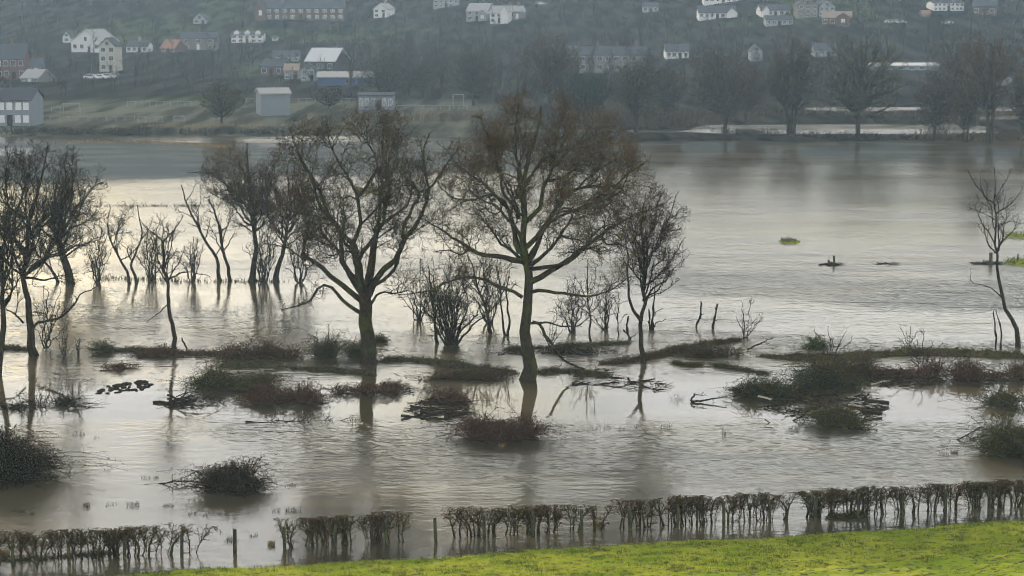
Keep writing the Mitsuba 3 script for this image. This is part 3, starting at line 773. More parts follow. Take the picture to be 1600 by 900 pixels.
def mound(name, lab, cx, cy, wpx, hpx, seed, n=900, depth=None, stem='twig_dark', leaf=None, nleaf=0, arch=0.6, cat='brush', group=None, spiky=0.5, lr=0.05, core=True, thick=1.0):
    """A tangle of thin arching stems over a low oval. cx, cy: middle of its waterline; wpx, hpx: its width and height in the photo."""
    rng = np.random.default_rng(seed)
    c = G(cx, cy)
    m = mpp(c[1])
    mat = name == 'brush_bank'
    a, h = (1.2 if mat else 1.05) * wpx * m / 2, (0.78 if mat else 1.0) * hpx * m
    b = depth if depth else max(0.5, min(a * 0.6, 2.2))
    n = int(n * 0.42)
    t = thing(name, lab, cat, group)
    # stems: from feet gathered in several unequal clumps, up and over
    nc = max(3, int(2 + a * (3.0 if mat else 2.0)))
    ct, cr = rng.uniform(0, 2 * np.pi, nc), np.sqrt(rng.random(nc)) * 0.85
    cc = np.stack([a * cr * np.cos(ct), b * cr * np.sin(ct)], 1)
    cs, ch = rng.uniform(0.35, 1.0, nc), rng.uniform(0.35, 1.05, nc) * (1.05 - 0.5 * cr**2)
    k = rng.choice(nc, n, p=cs**1.5 / (cs**1.5).sum())
    th = rng.uniform(0, 2 * np.pi, n)
    rad = np.clip(np.abs(rng.normal(0, 0.6, n)), 0, 1.5)
    wide = min(a, 0.75 + 0.12 * a) * cs[k]
    foot = np.stack([cc[k, 0] + wide * rad * np.cos(th), cc[k, 1] + min(b, 0.7) * cs[k] * rad * np.sin(th), rng.uniform(-0.05, 0.08, n)], 1)
    top = h * ch[k] * np.sqrt(np.clip(1 - rad**2 * 0.7, 0.05, 1))
    az = rng.uniform(0, 2 * np.pi, n)
    long_ = rng.random(n) < 0.07
    run = rng.uniform(0.3, 1.5, n) * max(h, 0.35) * arch * np.where(long_, 3.0, 1.3)
    K = 5
    u = np.linspace(0, 1, K)
    hh = 1.05 * top * rng.uniform(0.25, 0.95 + spiky * rng.random(n), n)
    z = hh[:, None] * np.where(u < 0.6, np.sin(u / 0.6 * np.pi / 2), 1 - (u - 0.6) * rng.uniform(0.0, 1.6, n)[:, None])
    P = foot[:, None] + np.stack([np.cos(az)[:, None] * run[:, None] * u, np.sin(az)[:, None] * run[:, None] * u * 0.8, z], -1)
    P = P + rng.normal(0, 0.05 * max(h, 0.3), P.shape) * u[None, :, None]
    P[..., 2] = np.maximum(P[..., 2], -0.05)
    R = (rng.uniform(0.010, 0.028, n) * thick)[:, None] * (1 - 0.65 * u)
    put(t + '__stems', tubes(P + c, R, 3), stem, kind='stuff')
    B, RB = branch(P, R, rng, 0.42, 0.12, 0.4 * max(0.6, min(h, 1.2)), up=0.4, K=3, rr=0.8, rtip=0.009, rk=0.010, gnarl=0.35)
    put(t + '__twigs', tubes(B + c, RB, 3), stem, kind='stuff')
    if mat:
        Q, RQ = sticks(int(14 + 12 * a), a, b, rng, 0.4, 1.6, (0.012, 0.035), 0.16, 4)
        put(t + '__litter', tubes(Q + c, RQ, 4), 'wood_wet' if seed % 2 else 'twig_brown', kind='stuff')
    if nleaf and leaf:
        k = rng.integers(0, n, nleaf)
        j = rng.integers(1, K, nleaf)
        q = P[k, j] + rng.normal(0, 0.05, (nleaf, 3))
        q[:, 2] = np.maximum(q[:, 2], 0.0)
        d1, d2 = nrm(rng.normal(size=(nleaf, 3))) * lr * 1.6, nrm(rng.normal(size=(nleaf, 3))) * lr
        v = np.stack([q - d1, q + d2, q + d1], 1).reshape(-1, 3) + c
        put(t + '__leaves', (v, np.arange(3 * nleaf).reshape(-1, 3)), leaf, kind='stuff')
    return t


gm = 'brush mounds in the flood'
for spec in (
    ('bramble_mound', 'rounded russet bramble mound below the tallest tree', 772, 680, 128, 46, 101, 2000, None, 'twig_purple', 'leaf_brown', 3500),
    ('bramble_mound', 'dark bramble mound with a trailing tail, in open water at lower left', 368, 764, 92, 44, 102, 2200, None, 'twig_dark', 'leaf_brown', 2500),
    ('bramble_mound', 'large black rounded mound cut by the left picture edge', -4, 748, 122, 76, 103, 3600, None, 'twig_dark', 'leaf_green', 3000),
    ('bramble_mound', 'large dark green mound cut by the right picture edge', 1580, 704, 140, 52, 104, 2600, None, 'twig_olive', 'leaf_green', 3500),
    ('green_bush', 'yellowish green bush just left of the first large trunk', 527, 557, 84, 40, 105, 1100, None, 'twig_olive', 'leaf_green', 1500),
    ('brush_bank', 'long brown brush thicket on the ridge left of the yellowish bush', 390, 560, 140, 32, 106, 1500, 1.2, 'twig_brown', 'leaf_brown', 1500),
    ('brush_bank', 'green-brown brush clump below the long ridge at left', 362, 604, 115, 40, 107, 1500, 1.6, 'twig_olive', 'leaf_green', 2600),
    ('brush_bank', 'reddish bramble clump with twigs dipping into water, left of the first large trunk reflection', 455, 628, 130, 38, 108, 1500, 1.4, 'twig_purple', 'leaf_brown', 2500),
    ('brush_bank', 'thin brown brush around the reflection of the first large trunk', 585, 612, 110, 26, 109, 900, 1.4, 'twig_purple', 'leaf_brown', 1200),
    ('tussock', 'small dark tussock at the left end of the left ridge', 163, 550, 30, 22, 110, 420, None, 'twig_olive', 'leaf_green', 500),
    ('brush_bank', 'low brown brush on the left ridge round the curved trunk', 245, 556, 80, 20, 111, 700, 0.9, 'twig_brown', 'leaf_brown', 700),
    ('tussock', 'small rounded tussock in the river just right of the first large trunk', 592, 535, 32, 12, 112, 300, None, 'twig_olive', 'leaf_green', 400),
    ('brush_bank', 'tangle of bare drowned branches under the leaning left tree', 60, 634, 170, 26, 113, 700, 1.8, 'twig_dark', None, 0),
    ('brush_bank', 'sparse drowned twigs right of the leaning left tree', 190, 575, 60, 14, 114, 320, 1.2, 'twig_purple', None, 0),
    ('green_bush', 'dense dark green bush at the heart of the right-hand debris', 1290, 606, 130, 42, 115, 1900, 1.6, 'twig_olive', 'evergreen', 6000),
    ('green_bush', 'low dark green scrub at the left tip of the right-hand debris', 1190, 618, 100, 30, 116, 1200, 1.3, 'twig_olive', 'evergreen', 3000),
    ('brush_bank', 'brown brush covering the middle of the right-hand bank', 1340, 582, 130, 36, 117, 1300, 1.4, 'twig_brown', 'leaf_brown', 1500),
    ('brush_bank', 'reddish brush heap on the right-hand bank near the twin snag', 1460, 590, 130, 42, 118, 1600, 1.8, 'twig_purple', 'leaf_brown', 2200),
    ('brush_bank', 'brown brush at the bank end by the right picture edge', 1585, 590, 90, 34, 119, 900, 1.5, 'twig_brown', 'leaf_brown', 900),
    ('green_bush', 'pale olive shrub standing in water at right', 1556, 632, 64, 42, 120, 520, 1.0, 'twig_olive', 'leaf_green', 500),
    ('green_bush', 'small bright green bush alone in the brown river', 1277, 543, 32, 21, 121, 420, None, 'blade_dark', 'leaf_green', 900),
    ('brush_bank', 'olive brush with mossy stems at the front of the right-hand debris', 1318, 664, 70, 44, 122, 900, 1.0, 'twig_olive', 'leaf_green', 1200),
    ('brush_bank', 'grassy brush along the ridge between the two large trunks', 720, 590, 170, 24, 123, 1300, 0.8, 'twig_brown', 'reed_dull', 1500),
    ('brush_bank', 'dark scrub on the slanting ridge left of the twiggy sapling', 1105, 556, 120, 26, 124, 1000, 0.8, 'twig_brown', 'leaf_green', 1200),
    ('brush_bank', 'dark low scrub along the ridge behind the tallest trunk', 880, 552, 190, 16, 125, 800, 0.7, 'twig_dark', 'leaf_brown', 500),
    ('brush_bank', 'sparse drowned twigs left of the russet mound', 690, 628, 60, 22, 126, 400, 1.0, 'twig_purple', 'leaf_brown', 500),
):
    mound(*spec, group=gm)


def raft(name, lab, cx, cy, wpx, hpx, seed, n=200, logs=6, mat='wood_wet', group='driftwood rafts', lmin=0.3, lmax=1.3, pale=0):
    rng = np.random.default_rng(seed)
    c = G(cx, cy)
    m = mpp(c[1])
    a = wpx * m / 2
    b = max(0.4, (G(cx, cy - hpx / 2)[1] - G(cx, cy + hpx / 2)[1]) / 2)
    t = thing(name, lab, 'driftwood', group)
    P, R = sticks(n, a, b, rng, lmin, lmax)
    put(t + '__sticks', tubes(P + c, R, 4), 'twig_dark', kind='stuff')
    B, RB = branch(P, R, rng, 0.3, 0.1, 0.4, up=0.5, K=3, rr=0.8, rtip=0.004, rk=0.01)
    put(t + '__twigs', tubes(B + c, RB, 3), 'twig_dark', kind='stuff')
    P, R = sticks(logs * 2, a * 0.9, b * 0.9, rng, lmax * 0.9, lmax * 1.8, (0.05, 0.11), 0.15, 7)
    for k in range(min(logs, len(P))):
        put(t + '__log', tubes(P[k:k + 1] + c, R[k:k + 1] * 0.6 + 0.03, 7), 'wood_pale' if k < pale else mat, smooth=True)
    return t


raft('driftwood_raft', 'raft of sticks and reeds left of the russet bramble mound', 690, 640, 96, 40, 201, 240, 6, pale=0)
raft('driftwood_raft', 'wide mat of broken branches and planks around the right-hand debris', 1290, 632, 190, 50, 202, 420, 9, pale=2)
raft('driftwood_raft', 'strip of pale broken sticks lodged on the right-hand bank', 1400, 592, 150, 26, 203, 260, 6, pale=1)
raft('driftwood_raft', 'floating sticks strewn right of the tallest trunk', 945, 592, 120, 30, 204, 60, 4)
raft('driftwood_raft', 'thin floating sticks at the foot of the left clump', 300, 628, 80, 20, 205, 70, 5, lmax=1.8)
raft('driftwood_raft', 'loose floating debris by the slender tree reflection', 1010, 604, 70, 18, 206, 40, 2)


def limb_pile(name, lab, branches, seed, lv=None, group='fallen branches in the water', mat='bark_dark'):
    rng = np.random.default_rng(seed)
    t = thing(name, lab, 'fallen branch', group)
    Ps, Rs = [], []
    Y = G(*branches[0][0][0])[1]
    for pts, r0, r1 in branches:
        P = resample([at(x, y, Y + rng.uniform(-0.4, 0.4)) for x, y in pts], 14, rng, 0.03)
        P[:, 2] = np.maximum(P[:, 2], -0.03)
        R = np.linspace(r0, r1, 14) * mpp(Y)
        put(t + '__limb', tubes(P[None], R[None], 6), mat, smooth=True)
        Ps.append(P)
        Rs.append(R)
    P, R = np.stack(Ps), np.stack(Rs)
    out = []
    for l in lv or levels(0.8, 0.4, 0.25, 1.0, n=2):
        l = dict(l)
        S = l.pop('S')
        P, R = branch(P, R, rng, **l)
        P[..., 2] = np.maximum(P[..., 2], -0.03)
        out.append(tubes(P, R, S))
    put(t + '__twigs', join(out), 'twig_dark', kind='stuff')


limb_pile('fallen_branch', 'long dark fallen branch with twigs lying in water left of the russet mound', [([(384, 659), (410, 665), (440, 668), (480, 672), (520, 678), (562, 674)], 2.2, 0.6), ([(386, 669), (420, 668), (450, 666)], 1.4, 0.5), ([(430, 680), (470, 684), (515, 682)], 1.8, 0.5), ([(440, 670), (480, 664), (525, 672)], 1.4, 0.4)], 301)
limb_pile('fallen_branch', 'thin arching branches dipping into water below the left green-brown clump', [([(262, 634), (285, 622), (310, 617), (340, 622)], 1.4, 0.4), ([(266, 628), (300, 632), (345, 634)], 1.2, 0.4), ([(275, 620), (300, 612), (325, 620), (350, 632)], 1.0, 0.3)], 302)
limb_pile('fallen_branch', 'forked branch floating left of the right-hand debris', [([(1079, 627), (1084, 618), (1086, 615)], 1.6, 1.0), ([(1080, 627), (1100, 626), (1112, 622), (1135, 620)], 2.0, 0.6), ([(1088, 617), (1105, 618)], 0.8, 0.4)], 303, levels(1.6, 0.3, n=2))
limb_pile('fallen_branch', 'trailing low branch at the left of the dark mound in open water', [([(226, 758), (250, 757), (275, 752), (300, 752), (330, 755)], 1.2, 1.0), ([(255, 758), (275, 761), (300, 759)], 0.9, 0.5)], 304, levels(0.7, 0.28, 0.25, 1.0, n=2))
limb_pile('fallen_branch', 'dark log lying on the ridge right of the tallest trunk', [([(845, 582), (890, 580), (930, 586), (958, 590)], 2.6, 1.4)], 305, levels(1.5, 0.4, n=2))
limb_pile('fallen_branch', 'long thin pole slanting up at the right tip of the slanting ridge', [([(1168, 546), (1185, 538), (1208, 528)], 1.2, 0.5), ([(1166, 548), (1180, 541), (1196, 535)], 0.9, 0.4)], 306, levels(1.6, 0.25, n=2))
limb_pile('fallen_branch', 'pair of thin branches poking left from the right-edge green mound', [([(1495, 688), (1515, 678), (1535, 668), (1548, 676)], 1.2, 0.5), ([(1500, 694), (1525, 684), (1550, 680)], 1.0, 0.5), ([(1518, 650), (1530, 664), (1545, 676)], 0.6, 0.4)], 307, levels(1.2, 0.3, n=2))
limb_pile('fallen_branch', 'tangled mossy branches in front of the right-hand debris', [([(1238, 658), (1250, 652), (1262, 648), (1275, 655)], 1.2, 0.5), ([(1245, 645), (1256, 655), (1268, 664)], 1.0, 0.5), ([(1195, 655), (1205, 662), (1218, 668)], 0.9, 0.4)], 308, levels(1.1, 0.35, n=2))

# a raft of dark clods
t = thing('clod_raft', 'dark broken clods floating as a raft beside the drowned branches at left', 'debris', None)
rng = np.random.default_rng(77)
for k in range(80):
    u, v = rng.uniform(-1, 1), rng.uniform(-1, 1)
    if u * u + v * v > 1:
        continue
    c = G(194 + 42 * u - 8 * v, 607 + 10 * v - 5 * u)
    b = trimesh.creation.icosphere(subdivisions=1, radius=1.0)
    b.vertices *= np.array([rng.uniform(0.08, 0.26), rng.uniform(0.08, 0.3), rng.uniform(0.03, 0.08)]) * (1 + rng.normal(0, 0.12, (len(b.vertices), 1)))
    b.apply_transform(trimesh.transformations.rotation_matrix(rng.uniform(0, 6), [0, 0, 1]))
    b.apply_translation(c + [0, 0, 0.03])
    put(t + '__clod', b, 'wood_wet')


# planks stranded on the right-hand debris
for k, (x, y, L, yaw, lab, mt) in enumerate(((1372, 634, 1.3, 0.15, 'dark squared timber at the right tip of the debris', 'wood_wet'), (1362, 650, 1.2, -0.1, 'dark squared timber lowest on the debris tip', 'wood_wet'),
                                             (1362, 618, 0.9, -0.3, 'pale broken board on top of the debris tip', 'wood_pale'), (1195, 627, 0.9, -0.6, 'pale stick-like board lying in the left part of the debris', 'wood_pale'))):
    t = thing('stranded_timber', lab, 'timber', 'timbers stranded on the debris')
    b = trimesh.creation.box([L, 0.28 if mt == 'wood_wet' else 0.14, 0.16 if mt == 'wood_wet' else 0.07])
    b = b.subdivide()
    b.vertices += np.random.default_rng(k).normal(0, 0.012, b.vertices.shape)
    b.apply_transform(trimesh.transformations.euler_matrix(0.1, 0.12, yaw))
    b.apply_translation(G(x, y) + [0, 0, 0.22])
    scene[t] = ply(b, mt)


# ------------------------------------------------------------------ tufts and reeds
def tuft(lab, x, y, wpx, hpx, seed, n=50, mat='reed_dull', group='grass tufts in the flood', name='grass_tuft'):
    rng = np.random.default_rng(seed)
    c = G(x, y)
    m = mpp(c[1])
    t = thing(name, lab, 'grass tuft', group)
    a = wpx * m / 2
    n = int(n)
    px_, py_ = (a * (np.linspace(-1, 1, n) + rng.normal(0, 0.08, n)) if n < 20 else rng.uniform(-a, a, n)), rng.uniform(-0.25, 0.25, n)
    hh = hpx * m * rng.uniform(0.45, 1.0, n)
    az = rng.uniform(0, 2 * np.pi, n)
    ln = rng.uniform(0.1, 0.7, n) * hh
    u = np.linspace(0, 1, 4)
    P = np.stack([px_[:, None] + np.cos(az)[:, None] * ln[:, None] * u**1.6, py_[:, None] + np.sin(az)[:, None] * ln[:, None] * u**1.6, hh[:, None] * (u - 0.15 * u**3)], -1)
    R = np.full((n, 1), 0.008) * (1 - 0.7 * u)
    scene[t] = ply(tubes(P + c, R, 3), mat)
    if 'reed stubs below' in lab:
        labels[t]['kind'] = 'stuff'


TU = [(83, 750, 16, 10, 60, 'grass tuft just right of the black mound at lower left'), (106, 741, 8, 8, 18, 'tiny dark sprig right of the black mound'), (135, 791, 9, 10, 40, 'single upright tuft above the left hedge'),
      (28, 800, 26, 8, 50, 'wide low tuft at lower left above the hedge end'), (52, 803, 10, 6, 20, 'small low tuft beside the wide one at lower left'), (172, 790, 14, 7, 14, 'row of few thin blades above the left hedge'),
      (208, 790, 20, 10, 40, 'ragged tuft midway above the left hedge'), (263, 791, 18, 6, 40, 'low tuft above the right end of the left hedge'), (228, 748, 14, 7, 16, 'short thin blades left of the trailing branch'),
      (244, 747, 8, 7, 16, 'little reed cluster above the trailing branch'), (300, 804, 14, 6, 24, 'faint tuft above the hedge tip at left'), (321, 805, 8, 6, 14, 'smallest faint tuft near the hedge tip at left'),
      (432, 799, 14, 7, 20, 'left half of the low double tuft above the gap'), (458, 799, 24, 9, 60, 'right half of the low double tuft above the gap'), (457, 759, 9, 8, 14, 'tiny sprig right of the dark mound'),
      (575, 712, 24, 12, 16, 'thin drowned twigs below the first large trunk'), (362, 845, 22, 10, 40, 'pale tuft behind the lone fence post'), (395, 838, 14, 7, 24, 'small tuft in the hedge gap'),
      (122, 680, 20, 10, 20, 'dark sprigs in the left open water'), (932, 672, 10, 11, 5, 'leftmost reed stubs below the slender tree'), (950, 669, 14, 11, 9, 'second cluster of reed stubs below the slender tree'),
      (972, 671, 8, 12, 5, 'third cluster of reed stubs below the slender tree'), (995, 671, 14, 12, 6, 'fourth cluster of reed stubs below the slender tree'), (1040, 669, 18, 13, 12, 'forked dark sprig right of the reed stubs'),
      (1132, 680, 6, 16, 14, 'lone upright sprig left of the right-hand debris'), (1241, 672, 16, 9, 30, 'pale tuft below the front of the debris'), (1475, 711, 14, 16, 14, 'crooked sprig left of the right-edge mound'),
      (1491, 708, 10, 6, 50, 'small mossy tuft beside the crooked sprig'), (783, 697, 10, 6, 40, 'tan tuft under the russet mound'), (1058, 625, 20, 14, 24, 'ball of thin twigs left of the floating branch'),
      (1320, 670, 6, 6, 30, 'tan tuft at the foot of the olive brush'), (150, 685, 8, 5, 10, 'small dark sprig left of the fallen branch'), (360, 678, 10, 6, 10, 'tiny twig left of the long fallen branch')]
TU += [(424, 852, 10, 10, 90, 'tan clump of caught straw in the water by the left end of the middle hedge'), (936, 822, 18, 11, 160, 'tan clump of caught straw under the middle hedge'), (6, 868, 16, 14, 140, 'tan clump of caught straw under the far left end of the hedge')]
for i, (x, y, w, h, n, lab) in enumerate(TU):
    tuft(lab, x, y, w, h, 400 + i, n, 'reed_tan' if 'tan ' in lab else ('twig_dark' if any(q in lab for q in ('dark', 'sprig', 'twig', 'stubs')) else 'reed_dull'))


# grass islets out in the flood, with posts
def islet(lab, x0, x1, y, seed, h=0.25, mat='turf', dy=2.0):
    rng = np.random.default_rng(seed)
    c, m = G((x0 + x1) / 2, y), mpp(G((x0 + x1) / 2, y)[1])
    a = (x1 - x0) * m / 2
    b = trimesh.creation.icosphere(subdivisions=4, radius=1.0)
    b.vertices *= [a, dy, h]
    b.vertices += (meshkit.fbm(b.vertices * 1.1 + seed, 3, seed)[:, None] - 0.5) * [0.6 * a, 0.8 * dy, 0.5]
    b.apply_translation(c + [0, 0, -0.08])
    t = thing('grass_islet', lab, 'grass islet', 'grass islets out in the flood')
    put(t + '__turf', b, mat, smooth=True)
    n = int(260 * a)
    x, y_ = rng.uniform(-a, a, n), rng.uniform(-dy, dy, n)
    k = (x / a) ** 2 + (y_ / dy) ** 2 < 0.9
    put(t + '__blades', blade_at(x[k] + c[0], y_[k] + c[1], rng), 'blade_dark' if seed != 1 else 'reed_dull', kind='stuff')


def blade_at(x, y, rng, h=(0.15, 0.4), w=0.03, z=0.1):
    n = len(x)
    a = rng.uniform(0, 2 * np.pi, n)
    hh = rng.uniform(*h, n)
    b = np.stack([x, y, np.full(n, z)], 1)
    side = np.stack([np.cos(a), np.sin(a), 0 * a], 1) * w
    tip = b + np.stack([-np.sin(a) * hh * 0.4, np.cos(a) * hh * 0.4, hh], 1)
    return np.stack([b - side, b + side, tip], 1).reshape(-1, 3), np.arange(3 * n).reshape(-1, 3)


islet('small green grass islet alone in the middle of the right-hand water', 1216, 1248, 378, 1, 0.16, dy=1.5)
islet('green grass islet touching the right picture edge, farther one', 1568, 1640, 369, 2, 0.22, dy=2.4)
islet('green grass islet touching the right picture edge, nearer one with a post', 1566, 1640, 411, 3, 0.24, dy=2.2)
islet('pale green strip seen through the crown of the first large tree', 550, 600, 299, 5, 0.16, 'turf', 2.5)


def post(lab, x, ytop, ybase, seed, w=0.09, group='fence posts', name='fence_post', lean=0.0):
    rng = np.random.default_rng(seed)
    c = G(x, ybase)
    h = (ybase - ytop) * mpp(c[1])
    b = trimesh.creation.cylinder(radius=w, height=h + 0.8, sections=9)
    b = b.subdivide()
    b.vertices[:, :2] *= 1 + 0.08 * (meshkit.fbm(b.vertices * [6, 6, 2], 2, seed)[:, None] - 0.5)
    b.apply_translation([0, 0, (h - 0.8) / 2])
    top = b.vertices[:, 2] > h - 0.05
    b.vertices[top, 2] += b.vertices[top, 0] * 0.35
    b.apply_transform(trimesh.transformations.euler_matrix(rng.normal(0, 0.02), lean + rng.normal(0, 0.03), rng.uniform(0, 6)))
    b.apply_translation(c)
    t = thing(name, lab, 'post', group)
    scene[t] = ply(b, 'post_wood', smooth=40)
    return t


def hb(x):
    return 880 - (x - 20) * 0.0557


ORD = ['first', 'second', 'third', 'fourth', 'fifth', 'sixth', 'seventh', 'eighth', 'ninth', 'tenth', 'eleventh', 'twelfth', 'thirteenth', 'fourteenth', 'fifteenth', 'sixteenth', 'seventeenth', 'eighteenth', 'nineteenth', 'twentieth',
       'twenty-first', 'twenty-second', 'twenty-third', 'twenty-fourth', 'twenty-fifth', 'twenty-sixth', 'twenty-seventh', 'twenty-eighth', 'twenty-ninth', 'thirtieth', 'thirty-first', 'thirty-second', 'thirty-third', 'thirty-fourth',
       'thirty-fifth', 'thirty-sixth', 'thirty-seventh', 'thirty-eighth', 'thirty-ninth', 'fortieth', 'forty-first', 'forty-second', 'forty-third', 'forty-fourth', 'forty-fifth', 'forty-sixth']
PX = [20, 108, 195, 284, 367, 445, 524, 604, 681, 757, 833, 909, 984, 1059, 1131, 1203, 1274, 1341, 1411, 1477, 1545]
for i, x in enumerate(PX):
    special = {367: 'lone grey-green fence post in the wide gap of the waterside hedge', 681: 'grey-green fence post alone in the narrow gap left of the middle hedge'}
    post(special.get(x, f'weathered fence post in front of the waterside hedge, {ORD[i]} post from the left'), x, hb(x) - (35 if i > 1 else 33), hb(x) + 3, 500 + i, 0.075 if i != 4 else 0.085, group='fence posts along the waterside hedge')
post('lone post with debris at its foot in the right-hand water', 1303, 400, 414, 601, 0.10, name='marker_post', group='posts out in the flood')
post('thick mossy post seen beside the slim leaning tree', 1548, 395, 414, 602, 0.16, name='marker_post', group='posts out in the flood')
post('thin leaning post on the nearer right-edge islet', 1590, 397, 409, 603, 0.07, name='marker_post', group='posts out in the flood', lean=0.15)
raft('driftwood_raft', 'debris caught at the foot of the lone post in right-hand water', 1303, 414, 26, 3, 207, 60, 2)
raft('driftwood_raft', 'small dark lumps of driftwood right of the lone post', 1385, 413, 40, 3, 208, 26, 1)
raft('driftwood_raft', 'dark strip of wrack left of the nearer right-edge islet', 1545, 412, 50, 3, 209, 90, 3)


# ------------------------------------------------------------------ the clipped hedge along the near bank
def hedge_bush(lab, x, half, seed, nst=4, lean=0.0, dense=1.0, rst=0.035, top=None):
    nst = nst + (2 if nst > 2 else 1)
    rng = np.random.default_rng(seed)
    c = G(x, hb(x) - 1)
    Hh = top or rng.uniform(1.17, 1.36)
    half_m = 1.12 * half * mpp(c[1])
    t = thing('hedge_bush', lab, 'hedge bush', 'clipped bushes of the waterside hedge')
    stems, rad = [], []
    for k in range(nst):
        f = (k + 0.5) / nst * 2 - 1 if nst > 1 else 0
        b0 = np.array([f * min(half_m * 0.45, 0.10 * nst) + rng.normal(0, 0.03), rng.normal(0, 0.08), -0.3])
        tip = np.array([f * half_m * 0.85 + lean * 0.5 + rng.normal(0, 0.08), rng.normal(0, 0.16), Hh * rng.uniform(0.82, 0.98)])
        mid = b0 + (tip - b0) * 0.5 + np.array([-f * half_m * 0.25 + lean * 0.1 + rng.normal(0, 0.06), rng.normal(0, 0.05), 0.05])
        stems.append(resample([b0, mid, tip], 10, rng, 0.018))
        rad.append(np.linspace(rst * rng.choice([0.5, 0.8, 1.1, 1.7]), 0.014, 10))
    P, R = np.stack(stems), np.stack(rad)
    for k in range(nst):
        put(t + '__stem', tubes(P[k:k + 1] + c, R[k:k + 1], 6), 'bark_oak', smooth=True)

    def clip_top(Q):
        z = Q[..., 2]
        over = np.maximum(z - Hh, 0)
        Q[..., 2] = np.where(z > Hh, Hh - 0.25 * over + 0.05 * np.minimum(over, 0.6) * rng.random(z.shape), z)
        wide = np.abs(Q[..., 0] - lean * 0.4) - half_m * 1.12
        Q[..., 0] -= np.sign(Q[..., 0] - lean * 0.4) * np.maximum(wide, 0) * 0.8
        Q[..., 1] = np.clip(Q[..., 1], -0.42, 0.42)
        Q[..., 2] = np.maximum(Q[..., 2], 0.02)
        return Q
    A, RA = branch(P, R, rng, 0.070 / dense, 0.3, 0.9, ang=(25, 60), up=0.35, trop=0.10, K=6, t0=0.42, rr=0.6, rtip=0.010, rk=0.016, gnarl=0.25, shrink=0.4)
    A = clip_top(A)
    A2, RA2 = branch(P, R, rng, 0.22, 0.2, 0.5, ang=(25, 70), up=0.5, trop=0.12, K=4, t0=0.12, rr=0.5, rtip=0.009, rk=0.014, gnarl=0.25)
    A = np.concatenate([A, clip_top(resample_all(A2, 6))])
    RA = np.concatenate([RA, np.stack([np.interp(np.linspace(0, 1, 6), np.linspace(0, 1, 4), r) for r in RA2]) if len(RA2) else RA2.reshape(0, 6)])
    B, RB = branch(A, RA, rng, 0.088 / dense, 0.14, 0.42, ang=(25, 70), up=0.3, K=3, t0=0.25, rr=0.8, rtip=0.0085, rk=0.012, gnarl=0.3)
    B = clip_top(B)
    C, RC = branch(B, RB, rng, 0.12, 0.08, 0.2, ang=(25, 75), up=0.3, K=2, t0=0.2, rr=0.9, rtip=0.007, rk=0.010, gnarl=0.3)
    C = clip_top(C)
    put(t + '__branches', tubes(A + c, RA, 3), 'twig_brown', kind='stuff')
    put(t + '__twigs', join([tubes(B + c, RB, 3), tubes(C + c, RC, 3)]), 'twig_olive' if seed % 3 == 0 else 'twig_brown', kind='stuff')


HB = [(-4, 24, 4, 0), (30, 22, 3, 0), (57, 24, 5, 0), (92, 22, 3, 0), (120, 22, 4, 0), (148, 22, 4, 0), (178, 26, 9, 0), (205, 20, 3, 0), (226, 28, 3, 0.2), (258, 36, 2, 0.5), (300, 34, 1, 0.4),
      (452, 24, 2, -0.3), (486, 24, 3, -0.1), (513, 22, 7, 0), (540, 24, 3, 0), (583, 22, 4, 0), (600, 20, 3, 0.1), (627, 26, 1, 0.2),
      (716, 18, 1, -0.3), (752, 40, 7, 0), (800, 26, 3, 0), (832, 24, 8, 0), (862, 24, 4, 0), (896, 26, 2, 0.1), (932, 26, 1, 0.2),
      (975, 26, 2, 0), (1006, 22, 4, 0), (1044, 24, 3, 0), (1064, 22, 7, 0), (1088, 20, 5, 0), (1106, 20, 4, 0), (1146, 24, 4, 0), (1178, 26, 3, -0.1), (1200, 22, 3, 0.1), (1226, 26, 1, 0.3),
      (1272, 22, 8, 0), (1300, 20, 6, 0), (1328, 26, 5, -0.1), (1352, 20, 6, 0), (1380, 20, 2, 0), (1408, 22, 3, 0), (1432, 18, 1, 0), (1456, 20, 3, 0), (1486, 24, 6, 0), (1524, 24, 8, 0), (1558, 26, 10, 0), (1592, 26, 8, 0)]
for i, (x, hw, ns, ln) in enumerate(HB):
    lab = f'{"thick-stemmed" if ns < 3 else ("dense many-stemmed" if ns > 6 else "flat-topped bare")} bush of the clipped waterside hedge, {ORD[min(i, 45)]} from the left' if i < 46 else 'rightmost bush of the clipped waterside hedge, cut by the picture edge'
    hedge_bush(lab, x, hw * (0.85 + 0.4 * ((i * 37) % 11) / 10), 700 + i, ns, ln + 0.35 * (((i * 53) % 13) / 12 - 0.5), 1.0 if hw < 30 else 0.95, 0.06 if ns < 3 else 0.042)
ridge('hedge_bank', [(-30, 876), (40, 875), (100, 870), (150, 866), (190, 866)], 0.35, 0.22, 31)
ridge('hedge_bank', [(1296, 809), (1320, 808), (1350, 806)], 0.3, 0.22, 32)

